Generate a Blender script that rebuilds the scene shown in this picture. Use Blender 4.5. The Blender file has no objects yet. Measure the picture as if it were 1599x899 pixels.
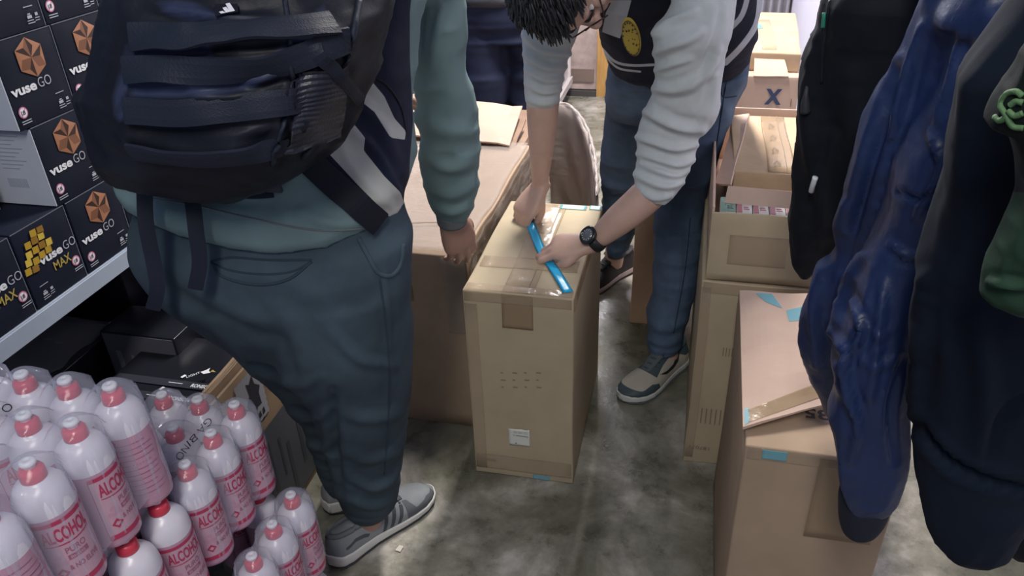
import bpy, bmesh, math, random
import numpy as np
from mathutils import Vector, Matrix, noise as mnoise
from mathutils.bvhtree import BVHTree

random.seed(7)
SC = bpy.context.scene
COL = SC.collection

# ------------------------------------------------------------------ camera
FPX = 1213.0
CAMH = 1.5
def nz(v): return v / np.linalg.norm(v)
_D = nz(np.array([80., 2051., FPX]))
_Y = np.array([324., -730., FPX]); _Y = nz(_Y - _D * _Y.dot(_D))
_Z = -_D
_X = np.cross(_Y, _Z)
RM = np.array([_X, _Y, _Z])
OC = np.array([0., 0., CAMH])
def ray(u, v): return RM @ np.array([u - 799.5, v - 449.5, FPX])
def pz(u, v, z):
    r = ray(u, v); return OC + r * ((z - CAMH) / r[2])
def py(u, v, y):
    r = ray(u, v); return OC + r * (y / r[1])
def px(u, v, x):
    r = ray(u, v); return OC + r * (x / r[0])
def proj(P):
    P = np.atleast_2d(np.asarray(P, float)) - OC
    c = P @ RM
    return np.stack([799.5 + FPX * c[:, 0] / c[:, 2], 449.5 + FPX * c[:, 1] / c[:, 2], c[:, 2]], 1)

cd = bpy.data.cameras.new('camera')
cam = bpy.data.objects.new('camera', cd)
COL.objects.link(cam)
cd.sensor_width = 36.0
cd.lens = FPX * 36.0 / 1599.0
cd.clip_start = 0.02
mw = Matrix.Identity(4)
ax_x = RM @ np.array([1., 0, 0]); ax_y = RM @ np.array([0, -1., 0]); ax_z = RM @ np.array([0, 0, -1.])
for r in range(3):
    mw[r][0] = ax_x[r]; mw[r][1] = ax_y[r]; mw[r][2] = ax_z[r]; mw[r][3] = OC[r]
cam.matrix_world = mw
SC.camera = cam

# ------------------------------------------------------------------ light
SC.view_settings.view_transform = 'Standard'
SC.view_settings.look = 'None'
SC.view_settings.gamma = 1.0
SC.view_settings.exposure = 0.48
SC.view_settings.use_curve_mapping = False
wd = bpy.data.worlds.new('world'); SC.world = wd; wd.use_nodes = True
wd.node_tree.nodes['Background'].inputs[0].default_value = (0.50, 0.62, 1.0, 1)
wd.node_tree.nodes['Background'].inputs[1].default_value = 0.17
def area(name, loc, sx, sy, energy, color=(1, 1, 1), target=None):
    l = bpy.data.lights.new(name, 'AREA'); l.shape = 'RECTANGLE'; l.size = sx; l.size_y = sy
    l.energy = energy; l.color = color
    o = bpy.data.objects.new(name, l); COL.objects.link(o); o.location = loc
    if target is not None:
        o.rotation_euler = (Vector(target) - Vector(loc)).to_track_quat('-Z', 'Y').to_euler()
    return o
area('tube_and_fill_light', (-0.25, 2.75, 2.65), 0.25, 1.3, 74, (1.0, 0.93, 0.86))
area('far_tube_light', (-1.05, 4.75, 2.05), 1.1, 0.45, 52, (0.95, 0.94, 1.0), target=(-.5, 2.0, .5))
area('tube_and_fill_light', (-0.1, -0.7, 2.6), 0.3, 1.3, 27, (1.0, 0.96, 0.90))  # fill lamp added behind the camera to brighten front-facing sides

# ------------------------------------------------------------------ noise
def _hash(ix, iy, iz, seed):
    h = (ix * 374761393 + iy * 668265263 + iz * 2147483647 + seed * 1442695041) & 0xffffffff
    h = ((h ^ (h >> 13)) * 1274126177) & 0xffffffff
    h = h ^ (h >> 16)
    return (h & 0xffff) / 65535.0
def vnoise(P, seed=0):
    P = np.asarray(P, float)
    f = np.floor(P).astype(np.int64); t = P - f; t = t * t * t * (t * (t * 6 - 15) + 10)
    r = 0
    for dx in (0, 1):
        for dy in (0, 1):
            for dz in (0, 1):
                w = (t[:, 0] if dx else 1 - t[:, 0]) * (t[:, 1] if dy else 1 - t[:, 1]) * (t[:, 2] if dz else 1 - t[:, 2])
                r = r + w * _hash(f[:, 0] + dx, f[:, 1] + dy, f[:, 2] + dz, seed)
    return r * 2 - 1
def creases(P, seed=0, sharp=1.0):
    n = vnoise(P, seed)
    return 1 - np.abs(n) * 2 * sharp

# ------------------------------------------------------------------ materials
MATS = {}
def principled(name, color, rough=0.6, metal=0.0, noise_amt=0.0, noise_scale=20, bump=0.0, bump_scale=80,
               sheen=0.0, masks=None, coat=0.0, stretch=None, trans=0.0, spec=0.5, col2=None, sss=0.0, bump_dist=0.0012):
    if name in MATS: return MATS[name]
    if 'carton_navy' in name: rough = .7
    if any(k in name for k in ('jeans', 'jacket_deep', 'jacket_black', 'jacket_green', 'jacket_teal', 'sweatshirt', 'trousers', 'carton_navy', 'webbing', 'backpack')): spec = .22
    m = bpy.data.materials.new(name); m.use_nodes = True
    nt = m.node_tree; N = nt.nodes; L = nt.links
    b = N['Principled BSDF']
    b.inputs['Roughness'].default_value = rough
    b.inputs['Metallic'].default_value = metal
    b.inputs['Specular IOR Level'].default_value = spec
    if sheen: b.inputs['Sheen Weight'].default_value = sheen
    if coat: b.inputs['Coat Weight'].default_value = coat; b.inputs['Coat Roughness'].default_value = .15
    if trans: b.inputs['Transmission Weight'].default_value = trans
    if sss:
        b.inputs['Subsurface Weight'].default_value = sss
        b.inputs['Subsurface Scale'].default_value = 0.01
    tc = N.new('ShaderNodeTexCoord')
    src = tc.outputs['Object']
    if stretch:
        mp = N.new('ShaderNodeMapping'); mp.inputs['Scale'].default_value = stretch
        L.new(src, mp.inputs[0]); src = mp.outputs[0]
    cur = None
    c = (*color, 1)
    rgb = N.new('ShaderNodeRGB'); rgb.outputs[0].default_value = c; cur = rgb.outputs[0]
    if noise_amt:
        nn = N.new('ShaderNodeTexNoise'); nn.inputs['Scale'].default_value = noise_scale; nn.inputs['Detail'].default_value = 6
        nn.inputs['Roughness'].default_value = .6
        L.new(src, nn.inputs['Vector'])
        mx = N.new('ShaderNodeMix'); mx.data_type = 'RGBA'
        cr = N.new('ShaderNodeMapRange'); cr.inputs[1].default_value = .3; cr.inputs[2].default_value = .7
        L.new(nn.outputs[0], cr.inputs[0]); L.new(cr.outputs[0], mx.inputs[0])
        lo = col2 if col2 else tuple(x * (1 - noise_amt) for x in color)
        hi = tuple(min(1, x * (1 + noise_amt * .6)) for x in color) if not col2 else color
        mx.inputs[6].default_value = (*lo, 1); mx.inputs[7].default_value = (*hi, 1)
        cur = mx.outputs[2]
    for (attr, mc) in (masks or []):
        at = N.new('ShaderNodeAttribute'); at.attribute_name = attr
        gt = N.new('ShaderNodeMapRange'); gt.inputs[1].default_value = -.4; gt.inputs[2].default_value = .4
        L.new(at.outputs['Fac'], gt.inputs[0])
        mx = N.new('ShaderNodeMix'); mx.data_type = 'RGBA'
        L.new(gt.outputs[0], mx.inputs[0]); L.new(cur, mx.inputs[6]); mx.inputs[7].default_value = (*mc, 1)
        cur = mx.outputs[2]
    L.new(cur, b.inputs['Base Color'])
    if bump:
        bn = N.new('ShaderNodeTexNoise'); bn.inputs['Scale'].default_value = bump_scale; bn.inputs['Detail'].default_value = 5
        L.new(src, bn.inputs['Vector'])
        bp = N.new('ShaderNodeBump'); bp.inputs['Strength'].default_value = bump; bp.inputs['Distance'].default_value = bump_dist
        L.new(bn.outputs[0], bp.inputs['Height']); L.new(bp.outputs[0], b.inputs['Normal'])
    MATS[name] = m
    return m
def film_mat(name, color=(0.9, 0.9, 1.0), alpha=0.25, rough=0.12, bump=0.6, scale=18, stretch=None):
    if name in MATS: return MATS[name]
    m = principled(name, color, rough=rough, bump=bump, bump_scale=scale, stretch=stretch, bump_dist=.01)
    nt = m.node_tree; N = nt.nodes; L = nt.links
    b = N['Principled BSDF']; out = N['Material Output']
    t = N.new('ShaderNodeBsdfTransparent'); mx = N.new('ShaderNodeMixShader')
    lw = N.new('ShaderNodeLayerWeight'); lw.inputs[0].default_value = .35
    mr = N.new('ShaderNodeMapRange'); mr.inputs[3].default_value = alpha; mr.inputs[4].default_value = min(1, alpha + .30)
    L.new(lw.outputs['Facing'], mr.inputs[0]); L.new(mr.outputs[0], mx.inputs[0])
    L.new(t.outputs[0], mx.inputs[1]); L.new(b.outputs[0], mx.inputs[2]); L.new(mx.outputs[0], out.inputs[0])
    return m

CARD = principled('cardboard_tan', (0.50, 0.36, 0.23), .72, noise_amt=.16, noise_scale=9, bump=.08, bump_scale=120)
CARD_OLIVE = principled('cardboard_kraft', (0.47, 0.39, 0.26), .7, noise_amt=.12, noise_scale=6, bump=.08, bump_scale=120)
CARD_PINK = principled('cardboard_pinkish', (0.56, 0.41, 0.33), .75, noise_amt=.10, noise_scale=8, bump=.08, bump_scale=100)
CARD_DARK = principled('cardboard_brown', (0.30, 0.20, 0.14), .75, noise_amt=.2, noise_scale=8, bump=.1, bump_scale=90)
CARD_EDGE = principled('cardboard_edge', (0.42, 0.31, 0.2), .8, noise_amt=.4, noise_scale=160)
TAPE = film_mat('packing_tape', (0.44, 0.32, 0.20), .5, .14, .2, 20)
TAPE_CLEAR = film_mat('clear_tape', (0.60, 0.48, 0.34), .20, .10, .25, 20)
BLUE_TAPE = film_mat('blue_tape', (0.02, 0.55, 0.95), .82, .25, .1, 30)
BLUE_TAPE_FAINT = film_mat('faint_blue_tape', (0.22, 0.55, 0.66), .45, .3, .1, 30)
WRAP = film_mat('stretch_wrap', (0.50, 0.44, 0.40), .15, .16, .7, 14, stretch=(1, 3, 3))
INK = principled('black_ink', (0.03, 0.03, 0.04), .6)
INK_FADE = principled('faded_ink', (0.22, 0.17, 0.12), .7)
INK_BLUE = principled('blue_ink', (0.045, 0.065, 0.14), .7)
WHITE = principled('white_print', (0.75, 0.77, 0.82), .5)
GREYP = principled('grey_print', (0.32, 0.34, 0.38), .5)

# ------------------------------------------------------------------ object helpers
def link(name, me, mats=(), parent=None, smooth=False):
    for m in mats: me.materials.append(m)
    if smooth:
        me.polygons.foreach_set('use_smooth', [True] * len(me.polygons))
    o = bpy.data.objects.new(name, me); COL.objects.link(o)
    if parent is not None:
        o.parent = parent
        o.matrix_parent_inverse = parent.matrix_basis.inverted()
    return o
def mesh(name, V, Fc, mats=(), parent=None, smooth=False, mi=None):
    me = bpy.data.meshes.new(name)
    me.from_pydata([tuple(map(float, v)) for v in V], [], [tuple(int(i) for i in f) for f in Fc])
    o = link(name, me, mats, parent, smooth)
    if mi is not None: me.polygons.foreach_set('material_index', [int(x) for x in mi])
    me.update()
    return o
def tag(o, label=None, cat=None, group=None, kind=None):
    if label: o['label'] = label
    if cat: o['category'] = cat
    if group: o['group'] = group
    if kind: o['kind'] = kind
    return o
def empty(name, loc, label=None, cat=None, group=None):
    o = bpy.data.objects.new(name, None); COL.objects.link(o); o.location = tuple(map(float, loc))
    o.empty_display_size = .05
    return tag(o, label, cat, group)
def dup(root, delta=(0, 0, 0), label=None, group=None):
    r = root.copy(); COL.objects.link(r); r.location = Vector(root.location) + Vector(delta)
    if label: r['label'] = label
    if group: r['group'] = group
    for ch in list(root.children):
        c = ch.copy(); COL.objects.link(c); c.parent = r
        for g in list(ch.children):
            d = g.copy(); COL.objects.link(d); d.parent = c
    return r

class MB:
    def __init__(s): s.V = []; s.F = []; s.M = []
    def add(s, V, F, m=0):
        o = len(s.V); s.V += [tuple(map(float, v)) for v in V]
        for f in F: s.F.append(tuple(int(i) + o for i in f)); s.M.append(m)
        return s
    def box(s, a, b, m=0, rz=0, piv=None):
        x0, y0, z0 = a; x1, y1, z1 = b
        V = [(x0, y0, z0), (x1, y0, z0), (x1, y1, z0), (x0, y1, z0), (x0, y0, z1), (x1, y0, z1), (x1, y1, z1), (x0, y1, z1)]
        if rz:
            p = piv or ((x0 + x1) / 2, (y0 + y1) / 2)
            c, n = math.cos(rz), math.sin(rz)
            V = [(p[0] + (x - p[0]) * c - (y - p[1]) * n, p[1] + (x - p[0]) * n + (y - p[1]) * c, z) for x, y, z in V]
        return s.add(V, [(0, 3, 2, 1), (4, 5, 6, 7), (0, 1, 5, 4), (1, 2, 6, 5), (2, 3, 7, 6), (3, 0, 4, 7)], m)
    def build(s, name, mats, parent=None, smooth=False):
        return mesh(name, s.V, s.F, mats, parent, smooth, s.M)

def slab(name, pts, th, mat, parent=None, res=None, noise_a=0.0, up=None, mats=None):
    """closed thin sheet: planar-ish quad corner points (4), given thickness, subdivided"""
    p = [np.array(q, float) for q in pts]
    n = nz(np.cross(p[1] - p[0], p[3] - p[0]))
    nu, nv = res or (6, 6)
    V = []
    for k in (0, 1):
        for j in range(nv + 1):
            for i in range(nu + 1):
                a, b = i / nu, j / nv
                q = (p[0] * (1 - a) + p[1] * a) * (1 - b) + (p[3] * (1 - a) + p[2] * a) * b
                if up is not None: q = q + up(a, b)
                V.append(q + n * (th * (k - .5)))
    V = np.array(V)
    if noise_a: V = V + n * (vnoise(V * 14, 3) * noise_a)[:, None]
    W = nu + 1; S = W * (nv + 1); F = []
    for j in range(nv):
        for i in range(nu):
            a = j * W + i
            F.append((a, a + W, a + W + 1, a + 1)); F.append((S + a, S + a + 1, S + a + W + 1, S + a + W))
    for i in range(nu):
        F.append((i, i + 1, S + i + 1, S + i)); a = nv * W + i; F.append((a + 1, a, S + a, S + a + 1))
    for j in range(nv):
        a = j * W; F.append((a + W, a, S + a, S + a + W)); b = a + nu; F.append((b, b + W, S + b + W, S + b))
    return mesh(name, V, F, mats or [mat], parent)

def wobble(P, amp=1.0):
    P = np.atleast_2d(P)
    return P + np.stack([vnoise(P * 5 + 3, 1), vnoise(P * 5 + 9, 2), vnoise(P * 5 + 31, 5)], 1) * amp * .0022
def cbox(name, a, b, mat, parent=None, cuts=10, bev=.004, amp=1.0, rz=0.0, openTop=False):
    """cardboard box body with softened, slightly bowed faces"""
    bm = bmesh.new()
    bmesh.ops.create_cube(bm, size=1)
    a = np.array(a, float); b = np.array(b, float); c = (a + b) / 2; d = b - a
    for v in bm.verts:
        v.co = Vector((c[0] + v.co.x * d[0], c[1] + v.co.y * d[1], c[2] + v.co.z * d[2]))
    if openTop:
        fs = [f for f in bm.faces if f.normal.z > .9]
        r = bmesh.ops.inset_individual(bm, faces=fs, thickness=.006)
        for f in fs:
            for v in f.verts: v.co.z = a[2] + .01 if openTop is True else v.co.z - openTop
    bmesh.ops.bevel(bm, geom=list(bm.edges), offset=bev, segments=2, affect='EDGES', profile=.6)
    bmesh.ops.subdivide_edges(bm, edges=[e for e in bm.edges if e.calc_length() > .03], cuts=cuts, use_grid_fill=True)
    me = bpy.data.meshes.new(name); bm.to_mesh(me); bm.free()
    V = np.array([v.co[:] for v in me.vertices])
    V2 = wobble(V, amp)
    V2[:, 2] = np.where(V[:, 2] < a[2] + .01, np.maximum(V2[:, 2], a[2]), V2[:, 2])
    if rz:
        cc, ss = math.cos(rz), math.sin(rz); q = V2 - c
        V2[:, 0] = c[0] + q[:, 0] * cc - q[:, 1] * ss; V2[:, 1] = c[1] + q[:, 0] * ss + q[:, 1] * cc
    me.vertices.foreach_set('co', V2.ravel()); me.update()
    return link(name, me, [mat], parent, True)
def patch(name, O, U, Vv, w, h, mat, parent, off=.0008, amp=1.0, n=8, irr=0.0, seed=0, th=.0004):
    """thin sheet lying on a wobbled box face: O corner, U/V unit dirs"""
    O = np.array(O, float); U = np.array(U, float); Vv = np.array(Vv, float); N = nz(np.cross(U, Vv))
    P = []
    for j in range(n + 1):
        for i in range(n + 1):
            a, b = i / n, j / n
            ja = jb = 0
            if irr:
                ja = irr * (vnoise([[b * 5, seed, 3.3]])[0]) * (a == 0 or a == 1)
                jb = irr * (vnoise([[a * 5, seed, 7.7]])[0]) * (b == 0 or b == 1)
            P.append(O + U * (a * w + ja) + Vv * (b * h + jb))
    P = wobble(np.array(P), amp)
    V = np.concatenate([P + N * off, P + N * (off + th)])
    W = n + 1; S = W * W; F = []
    for j in range(n):
        for i in range(n):
            q = j * W + i; F += [(q, q + W, q + W + 1, q + 1), (S + q, S + q + 1, S + q + W + 1, S + q + W)]
    for i in range(n):
        F += [(i, i + 1, S + i + 1, S + i), (n * W + i + 1, n * W + i, S + n * W + i, S + n * W + i + 1),
              ((i + 1) * W, i * W, S + i * W, S + (i + 1) * W), (i * W + n, (i + 1) * W + n, S + (i + 1) * W + n, S + i * W + n)]
    return mesh(name, V, F, [mat], parent, True)

_txt = {}
def text_mesh(s, bold=0.0):
    """font glyphs as plain vertices and faces, cap height about .7, origin at baseline start"""
    key = (s, bold)
    if key in _txt: return _txt[key]
    cu = bpy.data.curves.new('glyphs', 'FONT'); cu.body = s; cu.size = 1.0; cu.offset = bold; cu.resolution_u = 4
    o = bpy.data.objects.new('glyphs', cu); COL.objects.link(o)
    bpy.context.view_layer.update()
    me = bpy.data.meshes.new_from_object(o.evaluated_get(bpy.context.evaluated_depsgraph_get()))
    V = np.array([v.co[:] for v in me.vertices]) if len(me.vertices) else np.zeros((0, 3))
    F = [tuple(p.vertices) for p in me.polygons]
    bpy.data.objects.remove(o); bpy.data.curves.remove(cu); bpy.data.meshes.remove(me)
    _txt[key] = (V, F)
    return V, F
def put_text(mb, s, O, U, Vv, h, w=None, m=0, bold=0.0, fn=None, off=0.0, slant=0.0):
    """write s with cap height h starting at O along U, up Vv"""
    V, F = text_mesh(s, bold)
    if not len(V): return
    O = np.array(O, float); U = nz(np.array(U, float)); Vv = nz(np.array(Vv, float)); N = np.cross(U, Vv)
    V = V.copy(); V[:, 0] -= V[:, 0].min()
    k = h / .70; kx = k if w is None else w / max(1e-6, V[:, 0].max())
    P = O + V[:, :1] * kx * U + slant * V[:, 1:2] * k * U + V[:, 1:2] * k * Vv + N * off
    if fn: P = fn(P)
    mb.add(P, F, m)

# ------------------------------------------------------------------ lofts
def smooth_path(P, m):
    P = np.array(P, float); n = len(P)
    if n == 2:
        t = np.linspace(0, 1, m)[:, None]; return P[0] * (1 - t) + P[1] * t
    seg = np.r_[0, np.cumsum(np.maximum(1e-6, np.linalg.norm(np.diff(P[:, :3], axis=0), axis=1)))]
    T = np.linspace(0, seg[-1], m); out = []
    for t in T:
        i = min(n - 2, max(0, np.searchsorted(seg, t) - 1)); u = (t - seg[i]) / (seg[i + 1] - seg[i])
        p1, p2 = P[i], P[i + 1]
        d = seg[i + 1] - seg[i]
        m1 = (P[i + 1] - P[i - 1]) / (seg[i + 1] - seg[i - 1]) * d if i > 0 else (p2 - p1)
        m2 = (P[i + 2] - P[i]) / (seg[i + 2] - seg[i]) * d if i < n - 2 else (p2 - p1)
        out.append((2 * u**3 - 3 * u**2 + 1) * p1 + (u**3 - 2 * u**2 + u) * m1 + (-2 * u**3 + 3 * u**2) * p2 + (u**3 - u**2) * m2)
    return np.array(out)
def ringmesh(R, cap=True):
    """R array (k, n, 3)"""
    k, n, _ = R.shape; V = R.reshape(-1, 3); F = []
    for i in range(k - 1):
        for j in range(n):
            a = i * n + j; b = i * n + (j + 1) % n
            F.append((a, b, b + n, a + n))
    if cap:
        V = np.vstack([V, R[0].mean(0), R[-1].mean(0)]); c0 = k * n; c1 = c0 + 1
        for j in range(n):
            F.append((c0, (j + 1) % n, j)); F.append((c1, (k - 1) * n + j, (k - 1) * n + (j + 1) % n))
    return V, F
def tube(path, m=24, n=20, ref=(1, 0, 0), ratio=1.0, rfn=None, cap=True, round_end=False):
    """path rows (x,y,z,r) or (x,y,z,ra,rb)"""
    P = np.array(path, float)
    if P.shape[1] == 4: P = np.c_[P, P[:, 3] * ratio]
    Q = smooth_path(P, m); C = Q[:, :3]
    T = np.gradient(C, axis=0); T /= np.linalg.norm(T, axis=1)[:, None] + 1e-9
    ref = np.array(ref, float); A = ref - T * (T @ ref)[:, None]; A /= np.linalg.norm(A, axis=1)[:, None] + 1e-9
    B = np.cross(T, A); th = np.linspace(0, 2 * math.pi, n, endpoint=False)
    L = np.r_[0, np.cumsum(np.linalg.norm(np.diff(C, axis=0), axis=1))]
    sc = np.ones(m)
    if round_end:
        e = np.maximum(Q[:, 3].mean(), 1e-4)
        d = np.minimum(L, L[-1] - L) if round_end == 2 else (L[-1] - L)
        x = np.clip(d / e, 0, 1); sc = np.sqrt(np.clip(1 - (1 - x)**2, .02, 1))
    R = np.zeros((m, n, 3))
    for i in range(m):
        f = rfn(L[i], th) if rfn else 0
        R[i] = C[i] + A[i] * ((Q[i, 3] * sc[i] + f) * np.cos(th))[:, None] + B[i] * ((Q[i, 4] * sc[i] + f) * np.sin(th))[:, None]
    return ringmesh(R, cap)
def ppath(rows):
    """(u, v, Y, half width in px) -> world path rows with radius in metres"""
    out = []
    for u, v, Y, r in rows:
        p = py(u, v, Y); d = proj(p)[0][2]; out.append([*p, r * d / FPX])
    return out
def rowring(u0, u1, v, Y, T, n=40, e=1.0):
    a, b = py(u0, v, Y), py(u1, v, Y); c = (a + b) / 2; w = (b - a) / 2
    th = np.linspace(0, 2 * math.pi, n, endpoint=False)
    cs, sn = np.cos(th), np.sin(th)
    cs = np.sign(cs) * np.abs(cs)**e; sn = np.sign(sn) * np.abs(sn)**e
    return c + w * cs[:, None] + np.array([0, 1., 0]) * (T * sn)[:, None]
def wring(c, a, b, n=40, e=1.0):
    th = np.linspace(0, 2 * math.pi, n, endpoint=False)
    cs, sn = np.cos(th), np.sin(th)
    cs = np.sign(cs) * np.abs(cs)**e; sn = np.sign(sn) * np.abs(sn)**e
    return np.array(c) + np.array(a)[None] * cs[:, None] + np.array(b)[None] * sn[:, None]
def hang_rings(rows, cx, Y, zs, w, T, m=70, n=80, e=.85):
    """garment: lower rings from rows, then up to shoulders and a collar"""
    R = np.array([r for r in rows if r[0] >= 0], float); R = R[np.argsort(-R[:, 0])]
    vv = np.linspace(R[0, 0], R[-1, 0], m); S = smooth_rows(R, vv)
    low = [rowring(r[1], r[2], r[0], r[3], r[4], n, e) for r in S]
    top = [wring((cx, Y, z), (a, 0, 0), (0, b, 0), n, .9) for z, a, b in ((zs - .10, w * 1.0, T), (zs, w, T), (zs + .045, w * .72, T * .9), (zs + .075, w * .42, T * .85), (zs + .09, .085, T * .8), (zs + .125, .075, T * .8), (zs + .13, .06, T * .6))]
    k = np.array([low[-6].ravel(), low[-1].ravel()] + [t.ravel() for t in top])
    P = smooth_path(k, 34); i0 = 1
    d0 = np.linalg.norm(P - low[-1].ravel()[None], axis=1).argmin()
    return np.array(low + [q.reshape(-1, 3) for q in P[d0 + 1:]])
def curvering(us, vs, u0, u1, Y, T, n=56, e=.85):
    th = np.linspace(0, 2 * math.pi, n, endpoint=False)
    cs, sn = np.cos(th), np.sin(th)
    cs = np.sign(cs) * np.abs(cs)**e; sn = np.sign(sn) * np.abs(sn)**e
    uu = (u0 + u1) / 2 + (u1 - u0) / 2 * cs; vv = np.interp(uu, us, vs)
    base = np.array([py(a, b, Y) for a, b in zip(uu, vv)]); base[:, 2] = [py(a, b, Y - T * .45)[2] for a, b in zip(uu, vv)]
    return base + np.array([0, 1., 0]) * (T * sn)[:, None]
def rowloft(rows, m=60, n=64, e=.8, cap=True):
    """rows (v, u0, u1, Y, T)"""
    R = np.array(rows, float)
    Q = []
    keys = R[:, 0]
    t = np.linspace(0, 1, m); vv = keys[0] + (keys[-1] - keys[0]) * t
    sgn = 1 if keys[-1] > keys[0] else -1
    S = smooth_rows(R, vv)
    rings = np.array([rowring(r[1], r[2], r[0], r[3], r[4], n, e) for r in S])
    return ringmesh(rings, cap)
def smooth_rows(R, vv):
    out = np.zeros((len(vv), R.shape[1])); out[:, 0] = vv
    k = R[:, 0]; o = np.argsort(k); k = k[o]
    for c in range(1, R.shape[1]):
        y = R[o, c]; d = np.zeros(len(k)); s = np.diff(y) / np.diff(k)
        d[1:-1] = np.where(s[:-1] * s[1:] > 0, 2 * s[:-1] * s[1:] / (s[:-1] + s[1:] + 1e-12), 0); d[0] = s[0]; d[-1] = s[-1]
        i = np.clip(np.searchsorted(k, vv) - 1, 0, len(k) - 2); h = k[i + 1] - k[i]; u = (vv - k[i]) / h
        out[:, c] = (2*u**3-3*u**2+1)*y[i] + (u**3-2*u**2+u)*h*d[i] + (-2*u**3+3*u**2)*y[i+1] + (u**3-u**2)*h*d[i+1]
    return out

def remesh(parts, voxel=.006, smooth=2):
    V = []; F = []; o = 0
    for v, f in parts:
        V += [tuple(map(float, q)) for q in v]; F += [tuple(int(i) + o for i in g) for g in f]; o = len(V)
    me = bpy.data.meshes.new('tmp'); me.from_pydata(V, [], F)
    bm = bmesh.new(); bm.from_mesh(me); bmesh.ops.recalc_face_normals(bm, faces=bm.faces); bm.to_mesh(me); bm.free()
    ob = bpy.data.objects.new('tmp', me); COL.objects.link(ob)
    md = ob.modifiers.new('r', 'REMESH'); md.mode = 'VOXEL'; md.voxel_size = voxel; md.adaptivity = 0
    bpy.context.view_layer.update()
    m2 = bpy.data.meshes.new_from_object(ob.evaluated_get(bpy.context.evaluated_depsgraph_get()))
    bpy.data.objects.remove(ob); bpy.data.meshes.remove(me)
    n = len(m2.vertices); Vn = np.zeros(n * 3); m2.vertices.foreach_get('co', Vn); Vn = Vn.reshape(-1, 3)
    E = np.zeros(len(m2.edges) * 2, dtype=np.int64); m2.edges.foreach_get('vertices', E); E = E.reshape(-1, 2)
    deg = np.bincount(E.ravel(), minlength=n).astype(float)
    for _ in range(smooth):
        A = np.zeros_like(Vn)
        for c in range(3):
            A[:, c] = np.bincount(E[:, 0], Vn[E[:, 1], c], n) + np.bincount(E[:, 1], Vn[E[:, 0], c], n)
        Vn = Vn * .4 + A / deg[:, None] * .6
    m2.vertices.foreach_set('co', Vn.ravel()); m2.update()
    return m2
def mverts(me):
    V = np.zeros(len(me.vertices) * 3); me.vertices.foreach_get('co', V); return V.reshape(-1, 3)
def mnormals(me):
    V = np.zeros(len(me.vertices) * 3); me.vertices.foreach_get('normal', V); return V.reshape(-1, 3)
def displace(me, d):
    V = mverts(me) + mnormals(me) * d[:, None]
    me.vertices.foreach_set('co', V.ravel()); me.update()
def set_attr(me, name, vals):
    a = me.attributes.new(name, 'FLOAT', 'POINT'); a.data.foreach_set('value', np.asarray(vals, dtype=np.float32))
def psdf(Q, poly):
    """signed distance (px) inside positive of 2-D points to polygon"""
    P = np.array(poly, float); d = np.full(len(Q), 1e9); ins = np.zeros(len(Q), bool)
    for i in range(len(P)):
        a, b = P[i], P[(i + 1) % len(P)]; e = b - a; w = Q - a
        t = np.clip((w @ e) / (e @ e + 1e-9), 0, 1); dd = np.linalg.norm(w - t[:, None] * e, axis=1); d = np.minimum(d, dd)
        c = ((a[1] <= Q[:, 1]) != (b[1] <= Q[:, 1])) & (Q[:, 0] < (b[0] - a[0]) * (Q[:, 1] - a[1]) / (b[1] - a[1] + 1e-12) + a[0])
        ins ^= c
    return np.where(ins, d, -d)
def bvh_of(*meshes):
    V = []; F = []; o = 0
    for me in meshes:
        V += [v.co[:] for v in me.vertices]; F += [tuple(i + o for i in p.vertices) for p in me.polygons]; o = len(V)
    return BVHTree.FromPolygons(V, F)
def hit(bvh, u, v):
    r = nz(ray(u, v)); h = bvh.ray_cast(Vector(OC), Vector(r))
    if h[0] is None: return None
    n = np.array(h[1]); 
    if n @ r > 0: n = -n
    return np.array(h[0]), n
def seam(bvh, pts, r, name, mat, parent, lift=0.0, m=30, n=8):
    P = smooth_path([(u, v, 0) for u, v in pts], m); out = []
    for u, v, _ in P:
        h = hit(bvh, u, v)
        if h: out.append([*(h[0] + h[1] * lift), r])
    if len(out) < 3: return None
    V, F = tube(out, m=len(out), n=n, ref=(.3, .2, 1))
    return mesh(name, V, F, [mat], parent, True)
def ribbon(bvh, pts, w, th, name, mat, parent, lift=.002, m=30, world=None, nsm=2, endw=None):
    """flat webbing lying on a surface (px path) or along explicit world points"""
    C = []; N = []
    if world is None:
        P = smooth_path([(u, v, 0) for u, v in pts], m)
        for u, v, _ in P:
            h = hit(bvh, u, v)
            if h: C.append(h[0] + h[1] * lift); N.append(h[1])
    else:
        C = list(smooth_path(world, m)); N = [nz(OC - c) for c in C]
    if len(C) < 3: return None
    C = np.array(C); N = np.array(N)
    for _ in range(nsm):
        N[1:-1] = (N[:-2] + N[1:-1] * 2 + N[2:]) / 4; C[1:-1] = (C[:-2] + C[1:-1] * 2 + C[2:]) / 4
    T = np.gradient(C, axis=0); T /= np.linalg.norm(T, axis=1)[:, None]
    S = np.cross(T, N); S /= np.linalg.norm(S, axis=1)[:, None]; N = np.cross(S, T)
    R = []
    for i in range(len(C)):
        ww = w / 2
        R.append([C[i] + S[i] * a * ww + N[i] * b for a, b in ((-1, 0), (-1, th), (-.5, th * 1.2), (0, th * 1.2), (.5, th * 1.2), (1, th), (1, 0), (0, -.0005))])
    V, F = ringmesh(np.array(R)); return mesh(name, V, F, [mat], parent)

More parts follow.
